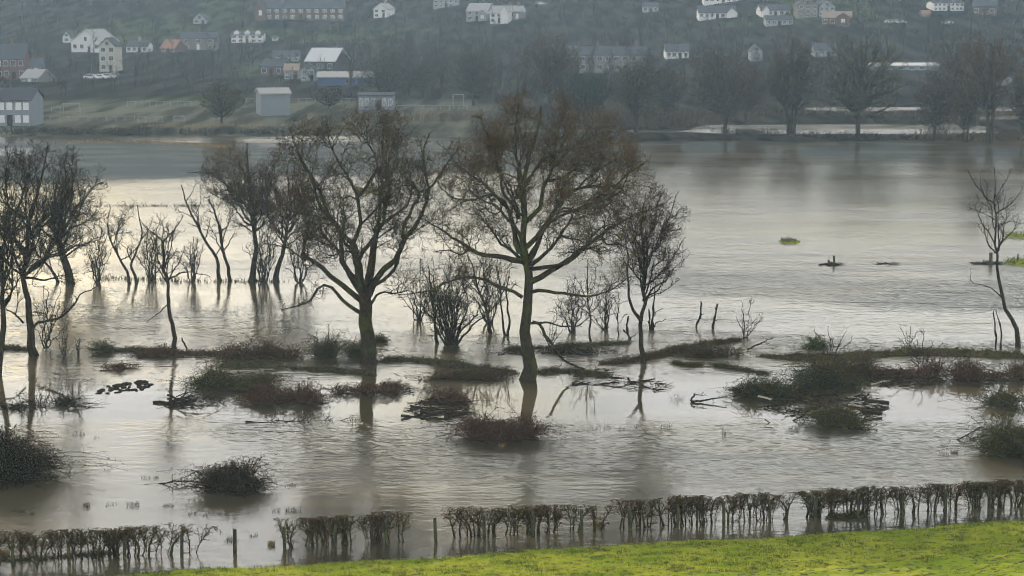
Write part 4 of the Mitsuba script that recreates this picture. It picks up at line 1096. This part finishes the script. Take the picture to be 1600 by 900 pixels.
# ------------------------------------------------------------------ far shore trees
def far_tree(lab, x, base, top, x0, x1, seed, low=0.22, stems=1, twigm='twig_far', dens=1.0, name='far_tree', group='bare trees along the far shore', land=False, limbs=36, barkm='bark_dark', r0=None):
    rng = np.random.default_rng(seed)
    c = on_land(x, base) if land else G(x, base, 0.3)
    Y = c[1]
    m = mpp(Y, c[2])
    Hh = (base - top) * m
    a = 1.08 * (x1 - x0) / 2 * m
    off = ((x0 + x1) / 2 - x) * m
    cen = c + np.array([off, 0, Hh * (0.5 + low / 2)])
    rr = np.array([a, a * 0.9, Hh * (0.5 - low / 2)])
    env = ellipsoid_env(cen, *rr)
    r0 = r0 or 0.022 * Hh + 0.05
    tr = []
    for s in range(stems):
        dx = (s - (stems - 1) / 2)
        q = [c + [dx * 0.5, 0, -0.3], c + [dx * 1.0 + rng.normal(0, 0.1), rng.normal(0, 0.1), Hh * 0.28], c + [dx * 1.9 + off * 0.5 + rng.normal(0, 0.2), rng.normal(0, 0.3), Hh * 0.6], c + [dx * 2.4 + off + rng.normal(0, 0.3), rng.normal(0, 0.4), Hh * 0.93]]
        tr.append((resample(q, 14, rng, 0.05), np.linspace(r0 * (1 if stems == 1 else 0.7), 0.03, 14)))
    lb = []
    for tp, trr in tr:
        P, R = limbs_to_targets(tp, trr, cen, rr, limbs // stems, rng, fork=0.2, low=-0.85, bow=0.2)
        lb += list(zip(P, R))
    lb = [(p, np.maximum(r * 1.7, 0.05)) for p, r in lb]
    k = max(0.75, Hh / 15)
    lv = [dict(gap=0.58 * dens * k, lmin=1.4 * k, lmax=3.4 * k, ang=(25, 60), up=0.3, K=4, S=3, rr=0.7, rtip=0.036, rk=0.016, gnarl=0.25),
          dict(gap=0.42 * dens * k, lmin=0.7 * k, lmax=1.8 * k, ang=(25, 60), up=0.3, K=3, S=3, rr=0.8, rtip=0.026, rk=0.012, gnarl=0.25),
          dict(gap=0.42 * dens * k, lmin=0.35 * k, lmax=1.0 * k, ang=(25, 60), up=0.3, K=2, S=3, rr=0.9, rtip=0.020, rk=0.008, gnarl=0.25)]
    return build_tree(name, lab, tr[0][0], tr[0][1], lb, env, lv, rng, barkm, twigm, group, sides=7, limb_parts=False, trunks=tr[1:])


for i, a in enumerate((
    ('dark broad bare tree on the far bank with a clear forked trunk, nearest the middle', 1133, 208, 66, 1066, 1186, 0.16, 1, 'twig_far'),
    ('upright three-stemmed bare tree on the far bank', 1236, 205, 54, 1192, 1282, 0.2, 3, 'twig_far'),
    ('widest rounded bare tree on the far bank', 1340, 215, 47, 1276, 1414, 0.14, 1, 'twig_olive'),
    ('lower rust-tinged tree between the widest and the tallest far trees', 1460, 217, 112, 1424, 1498, 0.12, 1, 'twig_purple'),
    ('slim rusty tree leaning against the tallest far tree', 1508, 219, 118, 1480, 1540, 0.15, 2, 'twig_russet'),
    ('tallest far tree with rusty top near the right picture edge', 1546, 222, 46, 1468, 1600, 0.3, 2, 'twig_russet'),
    ('dark scrubby tree touching the right picture edge on the far bank', 1596, 215, 92, 1566, 1640, 0.1, 1, 'twig_far'),
    ('slim pale bare tree rising over the brush of the far bank', 993, 207, 84, 946, 1040, 0.2, 1, 'twig_olive'),
    ('small pale tree between the slim pale tree and the dark broad one', 1043, 190, 98, 1012, 1072, 0.15, 1, 'twig_olive'),
    ('small brown tree behind the foot of the dark broad tree', 1166, 190, 105, 1140, 1198, 0.15, 1, 'twig_purple'),
)):
    far_tree(a[0], *a[1:6], 800 + i, low=a[6], stems=a[7], twigm=a[8])
for i, a in enumerate((
    ('round dark evergreen-looking tree behind the top of the tallest tree', 912, 186, 110, 868, 962, 0.02, 'evergreen', 0.65),
    ('lone round bare tree on the far left field', 347, 196, 126, 310, 384, 0.12, 'twig_olive', 1.0),
    ('hazy tall bare tree above the crown gap between the large trees', 740, 165, 64, 694, 792, 0.12, 'twig_olive', 1.6),
    ('hazy brownish tall tree behind the tallest tree, left of the round dark one', 858, 175, 44, 806, 908, 0.1, 'twig_far', 1.0),
    ('hazy wide tree clump left of the hazy tall one', 640, 150, 68, 572, 706, 0.05, 'twig_olive', 1.6),
    ('small hazy tree beside the pale grey hall', 515, 172, 134, 488, 542, 0.15, 'twig_far', 1.3),
    ('pale fuzzy tree behind the tallest rusty far tree', 1490, 160, 44, 1436, 1530, 0.1, 'twig_far', 1.3),
    ('dark conifer-like tree below the white bungalow at top right', 1462, 58, 18, 1446, 1478, 0.05, 'evergreen', 0.7),
    ('hazy brown tree right of the blue shed', 590, 150, 78, 560, 622, 0.05, 'twig_far', 1.3),
)):
    far_tree(a[0], *a[1:6], 830 + i, low=a[6], twigm=a[7], dens=a[8], land=True, group='hazy trees before the town', name='hazy_tree')

# ------------------------------------------------------------------ far shore scrub, hedge lines, reeds
def scrub_line(name, lab, pts, hpx, seed, n, mat, land=True, width=1.2, cat='scrub'):
    """A far hedge or scrub strip: many upright bare stems, one mass."""
    n = int(n * 0.32)
    rng = np.random.default_rng(seed)
    W = np.array([(on_land(x, y) if land else G(x, y)) for x, y in pts])
    u = rng.random(n)
    d = np.concatenate([[0], np.cumsum(np.linalg.norm(np.diff(W, axis=0), axis=1))])
    q = np.stack([np.interp(u * d[-1], d, W[:, k]) for k in range(3)], 1)
    q[:, :2] += rng.normal(0, width / 2, (n, 2))
    hm = np.interp(u, np.linspace(0, 1, len(pts)), [hpx * mpp(w[1], w[2]) for w in W]) * (0.55 + 0.7 * meshkit.fbm(q * [0.35, 0.1, 0], 3, seed)) * rng.uniform(0.6, 1.1, n)
    az = rng.uniform(0, 2 * np.pi, n)
    uu = np.linspace(0, 1, 4)
    ln = rng.uniform(0.05, 0.5, n) * hm
    P = np.stack([q[:, 0:1] + np.cos(az)[:, None] * ln[:, None] * uu, q[:, 1:2] + np.sin(az)[:, None] * ln[:, None] * uu, q[:, 2:3] - 0.2 + (hm[:, None] + 0.2) * uu], -1)
    R = np.full((n, 1), 0.045) * (1 - 0.7 * uu)
    B, RB = branch(P, R, rng, 0.5, 0.3, 0.9, K=3, rr=0.8, rtip=0.012, rk=0.012, t0=0.2)
    t = thing(name, lab, cat, None, 'stuff')
    scene[t] = ply(join([tubes(P, R, 3), tubes(B, RB, 3)]), mat)


scrub_line('far_hedge', 'dark hedge line along the far shore at left', [(8, 209), (150, 209), (300, 209), (445, 208)], 11, 1, 3200, 'twig_dark', width=1.6, cat='hedge')
scrub_line('far_scrub', 'dense brown scrub at the foot of the far trees in the middle', [(915, 196), (980, 199), (1040, 197), (1075, 196)], 34, 2, 1600, 'twig_far', width=5)
scrub_line('far_scrub', 'low dark scrub strip along the far bank below the right-hand trees', [(1120, 208), (1200, 212), (1290, 214), (1380, 216)], 10, 3, 1800, 'twig_dark', width=2.5)
scrub_line('far_scrub', 'dark scrub at the foot of the tallest far tree', [(1435, 218), (1500, 221), (1560, 223), (1620, 222)], 22, 4, 2000, 'twig_far', width=4)
scrub_line('far_scrub', 'brown hedge behind the widest far tree', [(1080, 182), (1250, 178), (1420, 186), (1600, 180)], 18, 5, 2200, 'twig_far', width=4)
scrub_line('far_reeds', 'line of golden reeds in the far left water', [(95, 223), (200, 222), (290, 225), (360, 231)], 3, 6, 1500, 'reed_tan', land=False, width=1.5, cat='reeds')
scrub_line('far_reeds', 'golden grass strip behind the far left hedge', [(230, 198), (340, 197), (440, 197)], 4, 7, 900, 'reed_tan', width=2.0, cat='reeds')
scrub_line('far_scrub', 'brown scrub behind the crowns of the large trees', [(540, 188), (640, 190), (740, 186), (850, 184)], 16, 8, 1500, 'twig_far', width=5)
scrub_line('wrack_line', 'thin dark line of wrack across the water behind the left trees', [(150, 322), (260, 322), (370, 321), (430, 321)], 2.2, 9, 1200, 'twig_dark', land=False, width=0.9, cat='wrack')
scrub_line('river_reeds', 'yellowish reeds along the river edge behind the left trees', [(140, 434), (220, 437), (300, 440), (440, 440)], 4, 10, 900, 'reed_dull', land=False, width=1.2, cat='reeds')

# ------------------------------------------------------------------ woods on the hillside (one mass)
def woods(name, lab, n, xr, yr, hr, seed, mat, keep=None):
    rng = np.random.default_rng(seed)
    x, y = rng.uniform(*xr, n), rng.uniform(*yr, n)
    k = np.abs(x) < 0.27 * y + 40
    if keep is not None:
        k &= keep(x, y)
    x, y = x[k], y[k]
    n = len(x)
    z = land_z(x, y)
    hh = rng.uniform(*hr, n)
    base = np.stack([x, y, z], 1)
    K = 3
    u = np.linspace(0, 1, K)
    parts = []
    T0 = base[:, None] + np.stack([rng.normal(0, 0.3, (n, K)) * u, rng.normal(0, 0.3, (n, K)) * u, hh[:, None] * u], -1)
    TR = (0.014 * hh + 0.04)[:, None] * (1.05 - u)
    parts.append(tubes(T0, TR, 3))
    A, RA = branch(T0, TR, rng, 0.9, 2.0, 5.0, ang=(25, 55), up=0.5, trop=0.15, K=3, t0=0.15, rr=0.8, rtip=0.06, rk=0.02, gnarl=0.2)
    parts.append(tubes(A, RA, 3))
    B, RB = branch(A, RA, rng, 1.1, 0.8, 2.4, up=0.4, K=2, rr=0.9, rtip=0.05, rk=0.01)
    parts.append(tubes(B, RB, 3))
    t = thing(name, lab, 'woodland', None, 'stuff')
    scene[t] = ply(join(parts), mat)


HOUSES = []


def pitched(x0, xm, x1, ze, zr, th, axis, a, b):
    """A pitched roof as two sloping slabs: eaves at x0 and x1 (height ze), ridge at xm (height zr), th thick."""
    return trimesh.util.concatenate([prism([(x0, ze), (xm, zr), (xm, zr + th), (x0, ze + th)], axis, a, b), prism([(xm, zr), (x1, ze), (x1, ze + th), (xm, zr + th)], axis, a, b)])


# ------------------------------------------------------------------ houses of the town
def box(x0, x1, y0, y1, z0, z1):
    b = trimesh.creation.box([x1 - x0, y1 - y0, z1 - z0])
    b.apply_translation([(x0 + x1) / 2, (y0 + y1) / 2, (z0 + z1) / 2])
    return b


def prism(poly, axis, a, b):
    """Extrude the (u, z) polygon along x (axis 'x': u = y) or y (axis 'y': u = x) from a to b."""
    n = len(poly)
    P = np.array(poly, float)
    v = []
    for w in (a, b):
        for u, z in P:
            v.append([w, u, z] if axis == 'x' else [u, w, z])
    f = []
    for k in range(1, n - 1):
        f += [[0, k, k + 1], [n, n + k + 1, n + k]]
    for k in range(n):
        j = (k + 1) % n
        f += [[k, j, n + j], [k, n + j, n + k]]
    return trimesh.Trimesh(np.array(v), np.array(f), process=False)


def house(lab, x, base, w, wall, roof, ridge_axis='x', wallm='render_white', roofm='slate', rows=1, cols=4, yaw=0.0, chim=1, depth=8.0, winm='glass_dark', name='house', group='houses of the town on the hillside', land=True, wing=None, frame='window_white', door=True, dorm=0, cat='house', wallkey='wall'):
    """x, base, w (width), wall, roof (heights) in photo pixels; stands on the hillside where that point meets it."""
    rng = np.random.default_rng(int(x * 7 + base))
    c = on_land(x, base)
    m = mpp(c[1], c[2])
    W, hw, hr = w * m, wall * m, roof * m
    t = thing(name, lab, cat, group)
    HOUSES.append((c[0], c[1], W))
    M = T().translate(c.tolist()).rotate([0, 0, 1], yaw)
    ang = math.radians(yaw)

    def add(key, mesh, mat, smooth=False):
        mesh = mesh.copy()
        mesh.apply_transform(trimesh.transformations.rotation_matrix(ang, [0, 0, 1]))
        mesh.apply_translation(c)
        return put(t + '__' + key, mesh, mat)
    x0, x1, y0, y1 = -W / 2, W / 2, 0.0, depth
    if ridge_axis == 'x':
        ym = depth / 2
        body = prism([(y0, -1.5), (y1, -1.5), (y1, hw), (ym, hw + hr * 0.97), (y0, hw)], 'x', x0, x1)
        add(wallkey, body, wallm)
        e, th = 0.35, 0.22
        sl = hr / (depth / 2)
        add('roof', pitched(y0 - e, ym, y1 + e, hw - e * sl + 0.02, hw + hr, th, 'x', x0 - 0.3, x1 + 0.3), roofm)
    else:
        body = prism([(x0, -1.5), (x1, -1.5), (x1, hw), (0, hw + hr * 0.97), (x0, hw)], 'y', y0, y1)
        add(wallkey, body, wallm)
        e, th = 0.35, 0.22
        sl = hr / (W / 2)
        add('roof', pitched(x0 - e, 0, x1 + e, hw - e * sl + 0.02, hw + hr, th, 'y', y0 - 0.35, y1 + 0.3), roofm)
    k = 0
    for r in range(rows):
        for q in range(cols):
            cx = x0 + W * (q + 0.5) / cols + rng.normal(0, 0.06)
            zc = hw * (r + 0.55) / max(rows, 1)
            ww, wh = min(1.3, W / cols * 0.55), min(1.35, hw / max(rows, 1) * 0.5)
            if door and r == 0 and q == cols // 2:
                add('door', box(cx - 0.5, cx + 0.5, y0 - 0.06, y0 + 0.05, 0.02, min(2.0, hw * 0.8)), 'timber_dark' if wallm != 'stone_grey' else 'window_white')
                continue
            fk = add('window', box(cx - ww / 2 - 0.1, cx + ww / 2 + 0.1, y0 - 0.07, y0 + 0.05, zc - wh / 2 - 0.1, zc + wh / 2 + 0.1), frame)
            pm = trimesh.util.concatenate([box(cx - ww / 2, cx - 0.03, y0 - 0.09, y0, zc - wh / 2, zc + wh / 2), box(cx + 0.03, cx + ww / 2, y0 - 0.09, y0, zc - wh / 2, zc + wh / 2)])
            pm.apply_transform(trimesh.transformations.rotation_matrix(ang, [0, 0, 1]))
            pm.apply_translation(c)
            put(fk + '__pane', pm, winm)
    if ridge_axis == 'y' and roof > 8:
        add('window', box(-0.5, 0.5, y0 - 0.07, y0 + 0.05, hw + 0.2, hw + min(1.5, hr * 0.5)), winm)
    for q in range(chim):
        cx = x0 + W * ((q + 0.5) / max(chim, 1)) if ridge_axis == 'x' else 0.0
        cy = depth / 2 if ridge_axis == 'x' else depth * 0.7
        ch = box(cx - 0.45, cx + 0.45, cy - 0.4, cy + 0.4, hw + hr - 0.8, hw + hr + 1.3)
        pots = [box(cx - 0.3 + 0.35 * j, cx - 0.08 + 0.35 * j, cy - 0.12, cy + 0.12, hw + hr + 1.3, hw + hr + 1.7) for j in range(2)]
        add('chimney', trimesh.util.concatenate([ch] + pots), 'brick_brown' if wallm != 'render_white' else 'render_grey')
    for q in range(dorm):
        cx = x0 + W * (q + 0.5) / dorm
        d = prism([(cx - 0.9, hw - 0.1), (cx + 0.9, hw - 0.1), (cx + 0.9, hw + 0.9), (cx, hw + 1.7), (cx - 0.9, hw + 0.9)], 'y', y0 - 0.05, y0 + 2.5)
        add('dormer', d, wallm)
    if wing:
        wx, ww_, wwall, wroof = wing
        wx, ww_, wwall, wroof = wx * m, ww_ * m, wwall * m, wroof * m
        add('wing', prism([(wx - ww_ / 2, -1.5), (wx + ww_ / 2, -1.5), (wx + ww_ / 2, wwall), (wx, wwall + wroof), (wx - ww_ / 2, wwall)], 'y', y0 - 2.0, y0 + depth / 2), wallm)
        e = 0.25
        sl = wroof / (ww_ / 2)
        add('wing_roof', pitched(wx - ww_ / 2 - e, wx, wx + ww_ / 2 + e, wwall - e * sl + 0.02, wwall + wroof + 0.02, 0.2, 'y', y0 - 2.25, y0 + depth / 2), roofm)
        fk = add('window', box(wx - 0.6, wx + 0.6, y0 - 2.07, y0 - 1.95, wwall * 0.35, wwall * 0.75), frame)
    return t


house('large white house with timbered front gable, biggest on the left slope', 134, 82, 52, 17, 18, 'y', 'render_white', 'slate_pale', 1, 4, -20, 0, 12)
house('tall narrow cream house stepping below the timbered white house', 168, 112, 26, 40, 12, 'y', 'render_cream', 'slate', 3, 2, -10, 0, 6)
house('small white-gabled house left of the timbered white house', 104, 67, 12, 9, 9, 'y', 'render_white', 'slate', 1, 1, 0, 0, 8, door=False)
house('red brick building with tall white windows at the left edge', 16, 124, 46, 32, 22, 'x', 'brick_red', 'slate', 2, 4, 4, 1, 10)
house('low house with a pale sunlit roof below the brick building', 46, 128, 30, 6, 12, 'x', 'stone_grey', 'slate_pale', 1, 3, -18, 0, 8)
house('small dark house with one bright roof slope right of the brick building', 56, 112, 26, 8, 12, 'x', 'stone_grey', 'slate', 1, 3, 20, 1, 7)
house('white pier-fronted building at the left edge behind the field', 16, 197, 66, 40, 16, 'x', 'blue_grey', 'slate', 2, 5, 0, 0, 10, winm='window_white')
house('pale blue cottage right of the cream tower house', 214, 82, 34, 9, 8, 'x', 'render_white', 'slate', 1, 4, -6, 1, 7)
house('little house with pink-red tiled roof on the left slope', 262, 82, 26, 7, 12, 'x', 'brick_brown', 'tile_red', 1, 3, -25, 0, 7)
house('dim house with two white windows right of the red-tiled roof', 310, 78, 56, 18, 9, 'x', 'stone_grey', 'slate', 2, 3, 0, 1, 8)
house('white row house with three dormers', 386, 67, 50, 12, 5, 'x', 'render_white', 'slate', 2, 5, 0, 0, 8, dorm=3)
house('little white shed right of the dormered row house', 429, 63, 8, 4, 2, 'x', 'render_white', 'slate', 1, 1, 0, 0, 4, door=False)
house('long stone terrace with rows of white windows at the top left', 470, 31, 136, 18, 14, 'x', 'brick_brown', 'slate', 2, 11, 0, 6, 9, winm='render_grey', wing=(-62, 18, 20, 13))
house('small faint green-grey gabled house high on the left slope', 312, 38, 20, 8, 10, 'y', 'render_grey', 'slate', 1, 2, 0, 0, 8)
house('white house with projecting gable high at centre left', 594, 28, 22, 14, 8, 'y', 'render_white', 'slate_pale', 2, 2, -20, 1, 8)
house('large barn with one broad pale sheet roof', 500, 112, 48, 16, 19, 'x', 'timber_dark', 'metal_pale', 1, 3, -12, 0, 16, door=False, name='barn', cat='barn')
house('long blue shed with tan-edged gable', 545, 134, 96, 13, 7, 'x', 'blue_clad', 'slate_pale', 1, 1, 3, 0, 12, door=False, name='blue_shed', cat='shed', frame='tile_tan')
house('blue-grey gabled house in front of the barn', 481, 127, 22, 18, 9, 'y', 'blue_grey', 'slate', 2, 2, 0, 0, 8)
house('white cottage with red-brown roof left of the blue-grey gable', 455, 124, 22, 14, 9, 'x', 'render_grey', 'tile_tan', 2, 2, 0, 0, 7)
house('brown house with mixed bright roofs left of the barn', 424, 118, 38, 14, 11, 'x', 'brick_brown', 'slate', 1, 3, -20, 2, 8)
house('pale row behind the brown house', 446, 97, 40, 9, 8, 'x', 'render_grey', 'slate', 1, 5, 0, 0, 7)
house('pale grey sports hall beside the far field', 431, 181, 46, 34, 7, 'x', 'blue_grey', 'slate_pale', 0, 0, 14, 0, 8, door=False, name='sports_hall', cat='hall')
house('grey flat-roofed pavilion with slatted white front', 587, 172, 54, 22, 3, 'x', 'blue_grey', 'slate', 1, 6, 0, 0, 8, name='pavilion', cat='pavilion', winm='render_grey')
house('pale house with porch, left of a pair at the top centre', 745, 33, 34, 16, 11, 'x', 'render_grey', 'slate_pale', 2, 3, -18, 0, 9, wing=(12, 14, 12, 6))
house('white house with bright roof, right of a pair at the top centre', 780, 36, 30, 15, 11, 'x', 'render_white', 'slate_pale', 2, 3, -14, 0, 8, wing=(10, 12, 18, 8))
house('dim white terrace end at the top left of the pale pair', 697, 12, 40, 12, 5, 'x', 'render_grey', 'slate', 2, 5, 0, 0, 8)
house('dim cottage with twin sunlit gables right of the pale pair', 808, 30, 26, 12, 8, 'x', 'stone_grey', 'slate_pale', 1, 3, 12, 2, 8)
house('long white terrace half hidden behind the hazy trees', 950, 112, 120, 26, 12, 'x', 'stone_grey', 'slate', 2, 9, 0, 4, 9)
house('low white house with dark roof right of the hidden terrace', 1058, 92, 36, 12, 10, 'x', 'render_white', 'slate', 1, 4, 0, 0, 8)
house('dim cottage low on the slope at top centre right', 1017, 19, 24, 8, 6, 'x', 'render_grey', 'slate', 1, 3, 0, 0, 7)
house('white bungalow with two projecting gables', 1121, 29, 58, 9, 10, 'x', 'render_white', 'slate', 1, 7, 0, 0, 9, wing=(22, 16, 9, 7))
house('white-fronted house row at the very top right of centre', 1130, 4, 60, 9, 6, 'x', 'render_white', 'slate', 1, 7, 0, 0, 8)
house('white house with one sunlit cream gable', 1212, 25, 46, 9, 8, 'x', 'render_white', 'slate', 1, 5, 6, 0, 8, wing=(-17, 10, 9, 7))
house('lower white terrace under the cream-gabled house', 1218, 40, 42, 9, 6, 'x', 'render_grey', 'slate', 1, 5, 0, 0, 7)
house('tall grey stone house with white corner strips', 1262, 28, 32, 20, 12, 'y', 'stone_grey', 'slate', 3, 3, 0, 0, 10, door=False)
house('pale gabled house partly behind the tall grey stone house', 1292, 26, 26, 16, 10, 'y', 'render_grey', 'slate', 2, 3, 10, 0, 8)
house('brown chalet with tan sunlit roof', 1306, 40, 44, 12, 9, 'x', 'brick_red', 'tile_tan', 1, 4, -14, 0, 9, wing=(12, 20, 14, 6))
house('dark-roofed house behind the widest far tree', 1290, 88, 34, 9, 11, 'x', 'render_grey', 'slate', 1, 4, 0, 1, 8)
house('white house corner with blue bay windows right of the dark broad tree', 1182, 96, 18, 16, 9, 'y', 'render_grey', 'slate', 2, 1, 0, 0, 7, door=False)
house('white-topped bungalow with long window band at top right', 1482, 17, 48, 12, 3, 'x', 'render_white', 'slate', 2, 7, 4, 0, 9)
house('brown house with one bright roof edge at the top right', 1538, 24, 36, 14, 12, 'x', 'brick_brown', 'slate', 1, 3, -16, 0, 9)
house('long low white-roofed shed before the right slope', 1415, 110, 104, 7, 3, 'x', 'blue_grey', 'metal_pale', 1, 6, 2, 0, 9, name='white_roofed_shed', cat='shed', door=False)
house('dim white building at the right edge behind the rusty tree', 1580, 134, 60, 14, 4, 'x', 'render_grey', 'slate', 1, 6, 0, 0, 8)
house('little orange-roofed hut on the right slope', 1448, 26, 12, 4, 5, 'x', 'brick_brown', 'tile_red', 1, 2, 0, 0, 5, door=False)


def keep_off(x, y):
    k = np.ones(len(x), bool)
    for hx, hy, W in HOUSES:
        k &= ~((np.abs(x - hx * (y / hy)) < W / 2 + 2.5) & (y < hy + 14) & (y > hy - 45))
    g = meshkit.fbm(np.stack([x / 40, y / 50, x * 0], -1), 3, 31)
    return k & (g > 0.30)


woods('hillside_woods', 'bare brown woodland covering the hillside between the houses', 850, (-300, 300), (560, 1000), (6, 12), 41, 'twig_dark', keep_off)
woods('hillside_woods', 'dark upper woodland along the hill above the town', 170, (-420, 420), (950, 1350), (10, 18), 42, 'twig_dark')
woods('valley_woods', 'belt of brown bare trees between the far shore and the town', 420, (-40, 230), (470, 570), (6, 11), 44, 'twig_dark', keep_off)
woods('garden_thicket', 'low brown thickets between the town houses', 700, (-180, 190), (470, 760), (2.5, 6), 43, 'twig_dark', keep_off)


# ------------------------------------------------------------------ goals, rails and cars beyond the field
def goal(lab, x, base, wpx, hpx):
    c = on_land(x, base)
    m = mpp(c[1], c[2])
    w, h = wpx * m, hpx * m
    t = thing('goal_frame', lab, 'goal', 'white goal frames on the far field')
    for key, b in (('upright', box(-w / 2 - 0.06, -w / 2 + 0.06, -0.06, 0.06, -0.5, h)), ('upright', box(w / 2 - 0.06, w / 2 + 0.06, -0.06, 0.06, -0.5, h)), ('crossbar', box(-w / 2 - 0.06, w / 2 + 0.06, -0.06, 0.06, h, h + 0.12)),
                   ('ground_bar', box(-w / 2, w / 2, 1.4, 1.5, 0.05, 0.13))):
        b.apply_translation(c)
        put(t + '__' + key, b, 'render_grey')


for a in (('white goal frame at the left edge before the pier-fronted building', 20, 197, 52, 24), ('small white goal right of the pier-fronted building', 88, 176, 14, 8), ('wide goal frame with slim bars near the left field', 112, 176, 26, 14),
          ('small goal right of the middle of the left field', 222, 192, 12, 9), ('second small goal beyond the middle of the left field', 247, 192, 14, 9), ('small goal nearest the lone round tree', 280, 190, 16, 8), ('tall goal frame right of the pavilion', 716, 170, 16, 22)):
    goal(*a)


def rail(lab, x0, x1, y, hpx, n):
    a, b = on_land(x0, y), on_land(x1, y)
    m = mpp(a[1], a[2])
    t = thing('field_rail', lab, 'railing', 'rails round the far field')
    h = max(0.9, hpx * m)
    for k in range(n):
        p = a + (b - a) * k / (n - 1)
        q = box(-0.045, 0.045, -0.045, 0.045, -0.5, h)
        q.apply_translation(p)
        put(t + '__rail_post', q, 'render_grey')
    P = np.stack([a + [0, 0, h], b + [0, 0, h]])[None]
    put(t + '__top_rail', tubes(P, np.full((1, 2), 0.045), 5), 'render_grey')


rail('white rail along the left field behind the hedge', 50, 210, 189, 3, 12)
rail('pale rail across the far field left of the lone tree', 200, 300, 166, 7, 10)
rail('pale rail right of the lone round tree', 385, 560, 160, 4, 14)
rail('pale rail before the scrub right of the pavilion', 620, 730, 172, 5, 9)


def car(lab, x, base, seed, mat):
    c = on_land(x, base)
    t = thing('parked_car', lab, 'car', 'cars parked along the town road')
    body = prism([(-2.1, 0.3), (2.1, 0.3), (2.15, 0.75), (1.3, 0.9), (0.7, 1.42), (-1.1, 1.45), (-1.8, 0.95), (-2.1, 0.85)], 'y', 0.0, 1.75)
    glass = prism([(-1.55, 0.95), (1.15, 0.95), (0.65, 1.36), (-1.05, 1.38)], 'y', -0.015, 1.765)
    M = trimesh.transformations.rotation_matrix(math.radians((seed % 5) * 6 - 12), [0, 0, 1])
    for key, b, mm in (('body', body, mat), ('windows', glass, 'glass_dark')):
        b.apply_transform(M)
        b.apply_translation(c)
        put(t + '__' + key, b, mm)
    for wx in (-1.3, 1.3):
        for wy in (0.08, 1.67):
            w = trimesh.creation.cylinder(radius=0.32, height=0.2, sections=12)
            w.apply_transform(trimesh.transformations.rotation_matrix(math.pi / 2, [1, 0, 0]))
            w.apply_translation([wx, wy, 0.32])
            w.apply_transform(M)
            w.apply_translation(c)
            put(t + '__wheel', w, 'car_dark')


for i, (x, y, mt, lab) in enumerate(((141, 124, 'window_white', 'leftmost white car below the cream tower house'), (154, 124, 'window_white', 'second white car below the cream tower house'), (167, 123, 'car_silver', 'third pale car below the cream tower house'),
                                     (180, 122, 'car_silver', 'silver car right of the three below the cream tower house'), (196, 122, 'car_dark', 'dark car at the right end of the parked row'),
                                     (1392, 37, 'window_white', 'white car on the upper right road'), (1406, 37, 'car_silver', 'silver car on the upper right road'), (845, 8, 'window_white', 'white car at the top centre'), (1480, 38, 'window_white', 'white van-like car below the white bungalow'))):
    car(lab, x, y, i, mt)
